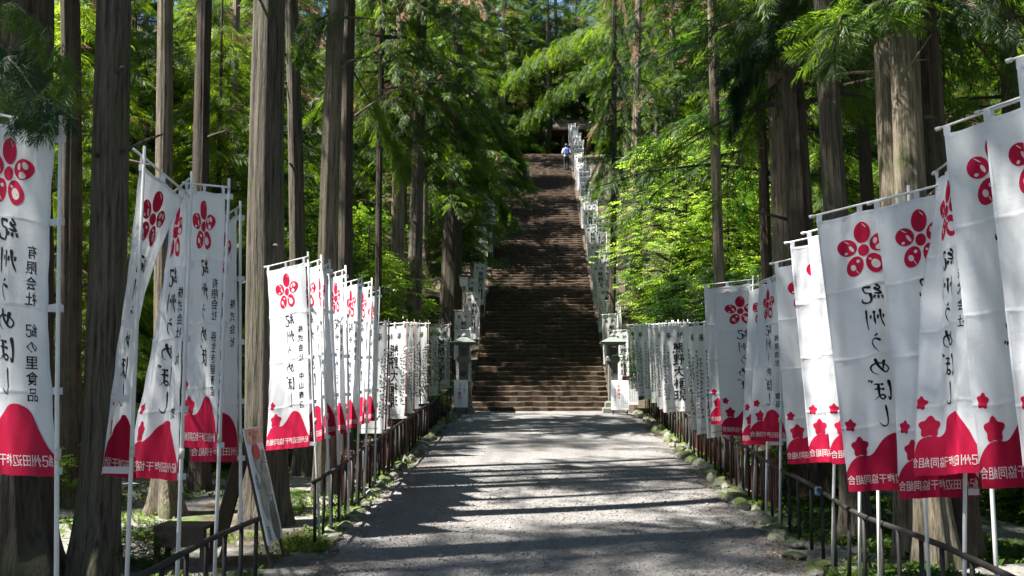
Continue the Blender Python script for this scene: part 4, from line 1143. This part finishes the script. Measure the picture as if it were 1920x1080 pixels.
CR = {
 'tallA': cedar_crown(1, 10.5, 23, 2.4, 58, 5.2, M['cedar_hi'], 1.15),
 'tallB': cedar_crown(2, 9.5, 21, 2.2, 52, 5.2, M['cedar_hi'], 1.15),
 'lowA': cedar_crown(3, 4.3, 14, 2.3, 95, 11.0, M['cedar'], .78, .2, .65, .05),
 'lowB': cedar_crown(4, 5.6, 16, 2.4, 95, 10.5, M['cedar'], .80, .2, .6, .06),
 'youngA': cedar_crown(5, .7, 9.0, 2.0, 150, 11.5, M['cedar_young'], .74, .35, .45, .05),
 'youngB': cedar_crown(6, .9, 7.5, 1.8, 130, 11.5, M['cedar_young'], .74, .3, .5, .08),
 'maple': broad_crown(7, 1.4, 6.6, 2.1, 54, 62, M['maple']),
 'broadA': broad_crown(8, .5, 4.2, 1.5, 40, 55, M['broad'], .95),
 'darkA': broad_crown(9, .3, 3.6, 1.5, 42, 60, M['dark_broad'], .95),
 'shrub': broad_crown(10, .15, 1.5, 1.0, 30, 36, M['broad'], .8),
}
TR = {'tall': trunk_mesh(23, .20, .03, .5, 100, M['bark'], 16, .05), 'young': trunk_mesh(8.6, .09, .012, .4, 101, M['bark_dark'], 10, .05, 6.0),
      'mid': trunk_mesh(18, .15, .03, .5, 102, M['bark_grey'], 14, .05), 'thin': trunk_mesh(5, .05, .012, .3, 103, M['bark_dark'], 8, .04, 4.0)}

def tree(name, x, y, label, group, trunk, crown, sc=1.0, rz=None, lean=None, csc=None, z=None, csz=None):
    r = thing(name, (x, y, gzf(x, y) if z is None else z), label, 'tree', group)
    if lean is not None: r.rotation_euler = lean
    if rz is None: rz = random.uniform(0, 6.28)
    if trunk is not None:
        t = link('trunk', trunk, r); t.rotation_euler = (0, 0, rz); t.scale = (sc, sc, sc)
    if crown is not None:
        c = link('crown', CR[crown], r); c.rotation_euler = (0, 0, rz); k = csc or sc
        c.scale = (k, k, (csz or k))
    return r

# ---- the trunks one can tell apart, by two pixels on each trunk and the distance its base shows
NEAR = [
 # (top px, bottom px, Y, dia, flare, bark, crown, label)
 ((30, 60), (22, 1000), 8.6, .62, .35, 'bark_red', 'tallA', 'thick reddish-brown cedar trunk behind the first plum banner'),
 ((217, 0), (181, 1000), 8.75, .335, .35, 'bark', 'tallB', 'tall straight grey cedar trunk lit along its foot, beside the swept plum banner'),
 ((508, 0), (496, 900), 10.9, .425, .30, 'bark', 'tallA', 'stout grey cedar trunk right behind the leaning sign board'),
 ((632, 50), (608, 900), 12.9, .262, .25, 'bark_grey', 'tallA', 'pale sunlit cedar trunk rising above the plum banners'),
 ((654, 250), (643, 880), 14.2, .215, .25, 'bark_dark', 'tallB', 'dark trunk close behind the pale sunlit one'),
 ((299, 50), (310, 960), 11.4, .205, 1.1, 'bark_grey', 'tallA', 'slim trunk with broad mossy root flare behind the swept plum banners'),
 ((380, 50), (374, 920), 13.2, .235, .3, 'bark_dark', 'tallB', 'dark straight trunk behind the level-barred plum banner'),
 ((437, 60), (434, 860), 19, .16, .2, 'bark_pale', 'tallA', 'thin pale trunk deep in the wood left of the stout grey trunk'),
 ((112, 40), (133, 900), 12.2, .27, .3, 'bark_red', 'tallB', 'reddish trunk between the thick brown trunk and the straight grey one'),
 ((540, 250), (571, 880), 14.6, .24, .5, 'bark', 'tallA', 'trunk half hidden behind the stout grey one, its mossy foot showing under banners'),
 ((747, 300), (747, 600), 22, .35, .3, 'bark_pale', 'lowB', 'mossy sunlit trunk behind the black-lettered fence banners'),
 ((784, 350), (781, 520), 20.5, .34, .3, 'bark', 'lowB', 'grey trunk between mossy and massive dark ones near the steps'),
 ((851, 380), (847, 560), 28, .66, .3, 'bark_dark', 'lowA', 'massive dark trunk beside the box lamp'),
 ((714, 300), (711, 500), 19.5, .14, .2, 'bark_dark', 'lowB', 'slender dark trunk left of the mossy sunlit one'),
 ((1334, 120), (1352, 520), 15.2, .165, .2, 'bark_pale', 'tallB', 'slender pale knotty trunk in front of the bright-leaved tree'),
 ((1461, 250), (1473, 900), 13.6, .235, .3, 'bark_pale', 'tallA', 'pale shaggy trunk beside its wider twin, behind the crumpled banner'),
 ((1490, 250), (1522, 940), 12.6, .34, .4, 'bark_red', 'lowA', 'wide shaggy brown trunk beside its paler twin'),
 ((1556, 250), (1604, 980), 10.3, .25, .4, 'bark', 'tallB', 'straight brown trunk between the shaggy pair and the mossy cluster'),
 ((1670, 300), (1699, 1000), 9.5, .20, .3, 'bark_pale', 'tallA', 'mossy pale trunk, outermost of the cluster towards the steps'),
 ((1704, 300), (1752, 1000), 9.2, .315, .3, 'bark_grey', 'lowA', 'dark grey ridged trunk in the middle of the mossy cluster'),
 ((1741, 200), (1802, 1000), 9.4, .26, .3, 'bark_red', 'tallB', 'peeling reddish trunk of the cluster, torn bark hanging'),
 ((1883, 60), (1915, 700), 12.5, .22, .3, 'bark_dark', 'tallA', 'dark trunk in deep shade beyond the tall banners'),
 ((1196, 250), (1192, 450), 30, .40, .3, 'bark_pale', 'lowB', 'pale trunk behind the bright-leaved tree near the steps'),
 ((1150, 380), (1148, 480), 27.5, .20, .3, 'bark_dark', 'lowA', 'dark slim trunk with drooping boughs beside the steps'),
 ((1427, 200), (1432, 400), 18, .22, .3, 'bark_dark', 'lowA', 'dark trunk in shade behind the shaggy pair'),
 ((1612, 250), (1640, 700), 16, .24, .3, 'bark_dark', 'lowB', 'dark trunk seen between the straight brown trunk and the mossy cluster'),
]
near_roots = []
for k, (a, b, Y, dia, fl, bk, cr, lab) in enumerate(NEAR):
    A, B = at(*a, Y), at(*b, Y); d = (A - B).normalized(); d.x *= .75; d.normalize()
    zb = gzf(B.x, Y)
    base = B - d * ((B.z - zb) / d.z); base.z = gzf(base.x, Y)
    h = 24 if cr.startswith('tall') else 17
    r = thing('cedar_tree', base, lab, 'tree')
    r.rotation_euler = Vector((0, 0, 1)).rotation_difference(d).to_euler()
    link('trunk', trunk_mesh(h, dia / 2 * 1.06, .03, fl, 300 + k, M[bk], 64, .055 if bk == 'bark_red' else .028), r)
    rs = random.Random(900 + k)
    for _ in range(rs.randrange(4, 9) + (8 if k == 14 else 0)):
        zz = rs.uniform(1.5, 8.5); az = rs.uniform(0, 6.28); rr = dia / 2 * (1 - zz / 30); o_ = Vector((math.cos(az), math.sin(az), rs.uniform(-.1, .5))); p0 = Vector((math.cos(az) * rr * .8, math.sin(az) * rr * .8, zz)); L_ = rs.uniform(.05, .16) + (rs.uniform(.2, .5) if rs.random() < .25 else 0)
        MB().tube([p0, p0 + o_ * (L_ * .5 + rr * .25), p0 + o_ * (L_ + rr * .25) + Vector((0, 0, -.02))], [.024, .015, .008], 6).build('branch_stub', M[bk], r, smooth=True)
    c = link('crown', CR[cr], r); c.rotation_euler = (0, 0, k * 1.7); s = .85 + .3 * ((k * 37) % 10) / 10
    if k in (3, 4, 7, 14, 22): s *= .6
    if k in (10, 11, 13): s *= .7
    if k == 23: s *= .42
    if k in (6, 8): s *= .75
    c.scale = (s, s, 1.0)
    near_roots.append((r, base))

def bare_branch(root, base, pts, Y, r0, mat='bark_pale', twig=True):
    P = [at(px, py, Y + dy) for px, py, dy in pts]
    inv = root.rotation_euler.to_matrix().inverted()
    P = [inv @ (p - base) for p in P]
    mb = MB().tube(P, list(np.linspace(r0, r0 * .25, len(P))), 6)
    if twig: mb.tube([P[2], (P[1] + P[2]) / 2 + (P[2] - P[1]).cross(Vector((0, 1, 0))) * .35], [r0 * .5, r0 * .2], 5)
    mb.build('bare_branch', M[mat], root, smooth=True)
bare_branch(*near_roots[4], [(655, 225, 0), (690, 200, -.2), (735, 170, -.4), (790, 154, -.6), (848, 153, -.8)], 14.2, .022)
bare_branch(*near_roots[20], [(1748, 60, 0), (1735, 80, -.3), (1712, 115, -.5), (1697, 140, -.6), (1690, 158, -.6)], 9.4, .012)

def bough(root, base, pts, Y, n, ssc, seed, mat='cedar', spread=.03):
    """leafy bough given by pixels on it, hung with sprays"""
    r_ = np.random.default_rng(seed); inv = root.rotation_euler.to_matrix().inverted()
    W = np.array([tuple(inv @ (at(px, py, Y + dy) - base)) for px, py, dy in pts]); m_ = len(W)
    P = []; Fw = []; Up = []; Sc = []
    for k in range(n):
        t = r_.uniform(.1, 1) * (m_ - 1); i = min(int(t), m_ - 2); p = W[i] + (W[i + 1] - W[i]) * (t - i); d = (W[i + 1] - W[i]); d /= np.linalg.norm(d)
        side = np.cross(d, [0, 0, 1]); f = d * r_.uniform(.2, 1) + side * r_.normal(0, .6) + np.array([0, 0, -r_.uniform(.2, 1.1)])
        P.append(p + side * r_.normal(0, spread) * (1.1 - .6 * t / (m_ - 1)) + r_.normal(0, .03 + spread * .12, 3)); Fw.append(f); Up.append(np.array([0, 0, 1]) + r_.normal(0, .4, 3)); Sc.append(ssc * r_.uniform(.6, 1.2))
    Q, _ = scatter(SPR, *map(np.array, (P, Fw, Up, Sc)), r_)
    T = tubes_quads((W[:-1], W[1:], np.linspace(.016, .006, m_ - 1), np.linspace(.013, .003, m_ - 1)))
    A = np.concatenate([Q, T]); mi = np.concatenate([np.zeros(len(Q)), np.ones(len(T))])
    link('bough', mesh_np('bough', A.reshape(-1, 3), np.arange(len(A) * 4).reshape(-1, 4), [M[mat], M['bark_dark']], mi), root)
bough(*near_roots[0], [(-60, 30, 0), (10, 95, -1.2), (60, 165, -2.4), (95, 215, -3.3)], 8.5, 144, 0.33, 1)
bough(*near_roots[0], [(-60, 60, 0), (0, 150, -2.0), (40, 215, -3.3)], 8.5, 110, 0.30, 2)
bough(*near_roots[0], [(-20, -20, 0), (50, 30, -1.0), (110, 110, -2.0), (135, 190, -2.6)], 8.5, 120, 0.33, 3)
bough(*near_roots[20], [(1745, -40, 0), (1680, 10, -.6), (1600, 60, -1.0), (1540, 120, -1.2)], 9.4, 144, 0.36, 4)
bough(*near_roots[19], [(1700, -60, 0), (1620, -10, .4), (1500, 40, .8), (1400, 95, 1.0), (1360, 130, 1.0)], 9.2, 192, 0.37, 5)
bough(*near_roots[17], [(1550, -60, 0), (1470, 20, .5), (1400, 110, .7), (1375, 175, .8)], 10.3, 168, 0.37, 6)
bough(*near_roots[20], [(1740, -50, 0), (1790, 0, -.5), (1850, 25, -.8), (1900, 60, -1.0)], 9.4, 96, 0.33, 7)
bough(*near_roots[16], [(1490, 40, 0), (1440, 90, .2), (1390, 170, .4), (1370, 240, .5)], 12.6, 144, 0.37, 8)
bough(*near_roots[23], [(1152, 250, 0), (1140, 290, -.3), (1122, 330, -.5), (1112, 370, -.6)], 27.5, 120, 0.42, 9)

bough(*near_roots[3], [(632, 20, 0), (592, 40, -.2), (562, 85, -.3)], 12.9, 80, .42, 12, spread=0.25)
bough(*near_roots[4], [(655, 120, 0), (700, 200, .3), (740, 260, .4), (765, 330, .5)], 14.2, 110, .46, 14, 'cedar_young', spread=0.25)
bough(*near_roots[13], [(714, 80, 0), (790, 150, .3), (860, 230, .5), (920, 300, .6)], 19.5, 180, .6, 15, spread=0.4)
bough(*near_roots[14], [(1331, 20, 0), (1380, 50, .2), (1440, 90, .4), (1480, 150, .5)], 15.2, 170, .5, 17, spread=0.35)
bough(*near_roots[23], [(1153, 120, 0), (1100, 140, -.2), (1040, 175, -.3), (985, 225, -.4)], 27.5, 240, .72, 18, spread=0.55)
bough(*near_roots[23], [(1153, 60, 0), (1090, 70, -.2), (1020, 100, -.3), (950, 150, -.4)], 27.5, 240, .75, 19, 'cedar_young', spread=0.6)
bough(*near_roots[12], [(852, 120, 0), (905, 180, 0), (950, 250, 0), (985, 330, 0)], 28, 220, .75, 20, spread=0.5)
bough(*near_roots[12], [(852, 220, 0), (890, 280, -.3), (930, 350, -.4), (955, 410, -.5)], 28, 160, .7, 21, spread=0.45)

# ---- forest behind: cedars and leafy trees on both sides and up the hill
def ok(x, y, gap, pts):
    return all((x - a) ** 2 + (y - b) ** 2 > gap * gap for a, b in pts)
occ = [(b.x, b.y) for r, b in near_roots]
placed = []
r2 = random.Random(21)
def fill(n, y0, y1, gap, kinds, clear, xmax=None, xmin=None, tries=4000):
    c = 0
    for _ in range(tries):
        if c >= n: break
        y = r2.uniform(y0, y1); lim = .56 * y + 4 if xmax is None else xmax
        x = r2.uniform(-lim if xmin is None else xmin, lim)
        if abs(x) < clear or (1.5 < x < 7.5 and 16 < y < 30) or not ok(x, y, gap, placed) or not ok(x, y, .9, occ): continue
        placed.append((x, y)); k = r2.choice(kinds); c += 1
        s = r2.uniform(.8, 1.25)
        if k == 'young': tree('young_cedar', x, y, 'young cedar with feathery drooping foliage down to the ground', 'young cedars in the wood', TR['young'], r2.choice(('youngA', 'youngB')), s)
        elif k == 'tall': tree('tall_cedar', x, y, 'tall straight cedar deep in the wood with foliage high up', 'tall cedars in the wood', TR['tall'], r2.choice(('tallA', 'tallB')), s)
        elif k == 'low': tree('hill_cedar', x, y, 'mid-height cedar in the wood with boughs hanging low', 'mid-height cedars in the wood', TR['mid'], r2.choice(('lowA', 'lowB')), s)
        elif k == 'broad': tree('leafy_tree', x, y, 'small bright green leafy tree in the wood', 'small leafy trees in the wood', TR['thin'], 'broadA', s)
        elif k == 'dark': tree('evergreen_shrub', x, y, 'dark glossy-leaved evergreen shrub in the wood', 'evergreen shrubs in the wood', TR['thin'], 'darkA', s)
fill(24, 14.5, 26, 2.0, ['young', 'young', 'dark', 'broad', 'low'], 5.2)
fill(64, 26, 44, 2.1, ['young', 'young', 'low', 'dark', 'broad'], 4.3)
fill(50, 44, 62, 2.4, ['young', 'low', 'young', 'tall', 'broad'], 4.2)
for k, (x, y) in enumerate(((-3.9, 28.5), (-4.6, 32), (-4.1, 36), (-5.0, 40.5), (-4.3, 45), (-5.2, 50), (-4.4, 55), (-8.0, 30), (-8.5, 37), (4.6, 34), (4.8, 41), (4.7, 48), (4.9, 55))):
    tree('hill_cedar', x, y, 'tall cedar on the bank beside the steps, its boughs hanging over them', 'cedars on the banks of the steps', TR['mid'], 'lowA' if k % 2 else 'lowB', .95 + .05 * (k % 4)); placed.append((x, y))
fill(26, 64, 72, 1.7, ['low', 'young', 'low'], 0, 12, -10)
for k, x in enumerate((-7, -4.2, -1.5, 1.2, 4, 6.8)):
    tree('hill_cedar', x, 66.5 + (k % 2) * 2.5, 'tall cedar on the terrace behind the head of the steps', 'cedars on the terrace', TR['mid'], 'lowB' if k % 2 else 'lowA', 1.35)
for k, (x, y) in enumerate(((-2.2, 61.8), (.6, 63.5), (4.2, 61.5), (-5.5, 61))):
    tree('hill_cedar', x, y, 'tall cedar on the terrace behind the head of the steps', 'cedars on the terrace', TR['mid'], 'lowA', 1.15)
for k, (x, y) in enumerate(((-4.5, 60.6), (-2.9, 61.6), (-1.2, 64.6), (.4, 65.6), (1.6, 66.4), (4.6, 60.4), (5.8, 62), (3.6, 64.6), (-6.4, 62))):
    tree('evergreen_shrub', x, y, 'dark shrub on the terrace behind the head of the steps', 'shrubs on the terrace', None, 'darkA', .75 + .1 * (k % 3))
for k in range(26):
    x, y = -6.5 + 13 * ((k * .618) % 1), 62.0 + 4.5 * ((k * .377) % 1)
    if 1.2 < x < 3.4 and y < 64.5: continue
    tree('young_cedar', x, y, 'young cedar crowding the terrace behind the head of the steps', 'young cedars on the terrace', TR['young'], 'youngB' if k % 2 else 'youngA', .62 + .2 * ((k * .31) % 1))
for k in range(17):
    x, y = -11.5 - 12 * ((k * .618) % 1), 23 + 21 * (k + .5) / 17
    if ok(x, y, 1.6, placed):
        placed.append((x, y)); tree('tall_cedar', x, y, 'tall straight cedar deep in the wood with foliage high up', 'tall cedars in the wood', TR['tall'], 'lowB', 1.4)
fill(26, 20, 46, 2.2, ['low', 'young', 'low'], 9.0)
fill(44, 66, 88, 2.6, ['low', 'tall', 'low', 'young'], 0, 30, -30)

# ---- trees with a place of their own
tree('leafy_tree', 3.95, 27.4, 'bright yellow-green leafy tree with layered sprays beside the lower steps', None, TR['thin'], 'maple', 1.02, .4)
tree('leafy_tree', 4.9, 26.2, 'bright green leafy tree behind the slender pale knotty trunk', None, TR['thin'], 'broadA', 1.25, 2.0)
tree('evergreen_shrub', 3.65, 23.6, 'dark evergreen shrub rising behind the black-lettered banners on blue-taped fence', None, None, 'darkA', .95, 1.0)
tree('evergreen_shrub', 4.6, 21.4, 'dark evergreen shrub beneath the slender pale knotty trunk', None, None, 'darkA', .95, 3.0)
tree('leafy_shrub', -3.5, 20.6, 'sunlit leafy shrub spreading above the banners below the massive dark trunk', None, TR['thin'], 'broadA', .85, .8)
tree('leafy_shrub', -4.6, 23.5, 'pale green leafy shrub between the dark slender trunk and mossy trunk', None, TR['thin'], 'broadA', 1.2, 4.0)
for k, (x, y, s) in enumerate(((-6.4, 13.6, .9), (-7.6, 15.4, 1.05), (-5.3, 16.4, .95), (-8.6, 18, 1.0), (-6.6, 19.5, 1.15), (-9.6, 14.8, .9), (-10.5, 17, 1.1))):
    tree('young_cedar', x, y, 'young cedar with bright feathery foliage among the trunks behind the plum banners', 'young cedars behind the plum banners', TR['young'], 'youngA' if k % 2 else 'youngB', s)
for x, y, s, cr in ((-2.75, 33, .85, 'youngB'), (-2.95, 38, .9, 'youngA'), (-2.75, 44, .9, 'youngB'), (-2.8, 49.5, .95, 'youngA')):
    tree('young_cedar', x, y, 'young cedar leaning its boughs over the edge of the steps', 'young cedars beside the steps', TR['young'], cr, s)

# ---- unseen cedars added left of the viewer so their crowns shade the near banners
for k, (x, y) in enumerate(((-6.2, 1.0), (-8.6, 3.6), (-11.0, 1.2), (-11.4, 6.0), (-7.4, -2.4), (-13, 4.5), (-4.9, 3.4))):
    tree('tall_cedar', x, y, 'tall cedar beside the path before the first plum banner', 'tall cedars by the path entrance', TR['tall'], 'tallA' if k % 2 else 'tallB', 1.0 + .04 * k)
# ---- more of the wood, mostly out of view, added to screen off skylight
for k in range(46):
    for _ in range(60):
        if k < 20: x, y = r2.uniform(5.2, 19), r2.uniform(-8, 13)
        elif k < 34: x, y = r2.uniform(-14, 14), r2.uniform(-15, -3.5)
        else: x, y = r2.uniform(-24, -13.5), r2.uniform(6, 30)
        if ok(x, y, 2.0, placed) and ok(x, y, 1.2, occ) and (abs(x) > 3.5) and (x < 0 or x > .56 * y + 1.5 or k >= 20): break
    else: continue
    placed.append((x, y))
    tree('tall_cedar', x, y, 'tall cedar of the wood around the path entrance', 'tall cedars around the path entrance', TR['tall'], 'lowB' if k % 3 else 'tallA', r2.uniform(1.1, 1.35))
# ---- low plants on the ground
def ground_cover(name, n, boxes, label, hmin=.02, hmax=.065):
    r_ = np.random.default_rng(33); P = []
    for (x0, x1, y0, y1, k) in boxes:
        m = int(n * k); P.append(np.stack([r_.uniform(x0, x1, m), y0 + (y1 - y0) * r_.random(m) ** 1.3], -1))
    P = np.concatenate(P)
    keep = (np.sin(P[:, 0] * 2.3 + 1.1 * np.sin(P[:, 1] * 1.7)) + np.sin(P[:, 1] * 2.9 + P[:, 0]) + r_.normal(0, .5, len(P))) > .1
    P = P[keep]; m = len(P); z = gz(P[:, 0], P[:, 1]); B = np.stack([P[:, 0], P[:, 1], z - .005], -1); Q = []
    for k in range(5):
        a = r_.uniform(0, 6.28, m); h = r_.uniform(hmin, hmax, m); w = h * r_.uniform(.12, .3, m); l = r_.uniform(.4, 1.0, m) * h
        d = np.stack([np.cos(a), np.sin(a), np.zeros(m)], -1); pe = np.stack([-np.sin(a), np.cos(a), np.zeros(m)], -1)
        b = B + d * .01; mid = b + d * (l * .4)[:, None] + np.stack([0 * h, 0 * h, h * .7], -1); tip = b + d * l[:, None] + np.stack([0 * h, 0 * h, h * .85], -1)
        Q.append(np.stack([b, mid + pe * w[:, None], tip, mid - pe * w[:, None]], 1))
    A = np.concatenate(Q); o = link(name, mesh_np(name, A.reshape(-1, 3), np.arange(len(A) * 4).reshape(-1, 4), M['grass']))
    tag(o, label, 'ground plants', kind='stuff')
ground_cover('ground_plants', 22000, [(2.62, 8, 6.2, 17, .5), (-8, -2.3, 8.6, 17, .28), (2.40, 2.75, 6.2, 24, .14), (-2.45, -2.0, 9.6, 24, .10)], 'low green weeds and moss along both fences')
def litter(n):
    r_ = np.random.default_rng(5); x = np.concatenate([r_.uniform(-2.1, 2.4, n // 3), -2.0 + abs(r_.normal(0, .35, n // 3)), 2.3 - abs(r_.normal(0, .35, n - 2 * (n // 3)))])
    y = 8.0 + 14 * r_.random(n) ** 1.5; z = gprof(y) + .036; a = r_.uniform(0, 3.14, n); l = r_.uniform(.012, .05, n); w = r_.uniform(.003, .010, n)
    d = np.stack([np.cos(a), np.sin(a), r_.uniform(-.15, .15, n)], -1) * l[:, None]; e = np.stack([-np.sin(a), np.cos(a), r_.uniform(-.3, .3, n)], -1) * w[:, None]; c = np.stack([x, y, z], -1)
    A = np.stack([c - d, c + e, c + d, c - e], 1)
    o = link('needle_litter', mesh_np('needle_litter', A.reshape(-1, 3), np.arange(n * 4).reshape(-1, 4), M['dead']), path); tag(o, 'brown fallen needles on the path', None, kind='stuff')
litter(4500)
ground_cover('fern_carpet', 15000, [(2.75, 6.5, 6.0, 13, .75), (2.75, 9, 11, 17, .25)], 'carpet of small green ferns under the trunks behind the blue-taped fence', .03, .10)
for k, (x, y, s) in enumerate(((-3.5, 9.05, .34), (-2.9, 11.6, .25))):
    o = thing('leafy_plant', (x, y, gzf(x, y)), ('small bright leafy plant at the foot of the smooth grey trunk', 'small leafy plant on the moss behind the plum banners')[k], 'plant')
    c = link('foliage', CR['shrub'], o); c.scale = (s, s, s * .7)
for k, (x, y, s) in enumerate(((3.6, 13.2, .8), (4.5, 16.0, 1.0), (5.8, 12.0, .9), (6.6, 15, 1.1), (-4.6, 15.6, .7), (-3.6, 17.4, .8), (-5.8, 12.4, .5), (3.4, 19.5, .8), (-2.9, 22.4, .7), (5.2, 9.6, .6), (6.4, 10.6, .9))):
    o = thing('leafy_shrub', (x, y, gzf(x, y)), 'low leafy shrub growing among the trunks behind the fence', 'shrub', 'low shrubs among the trunks')
    c = link('foliage', CR['shrub'], o); c.scale = (s, s, s); c.rotation_euler = (0, 0, k)
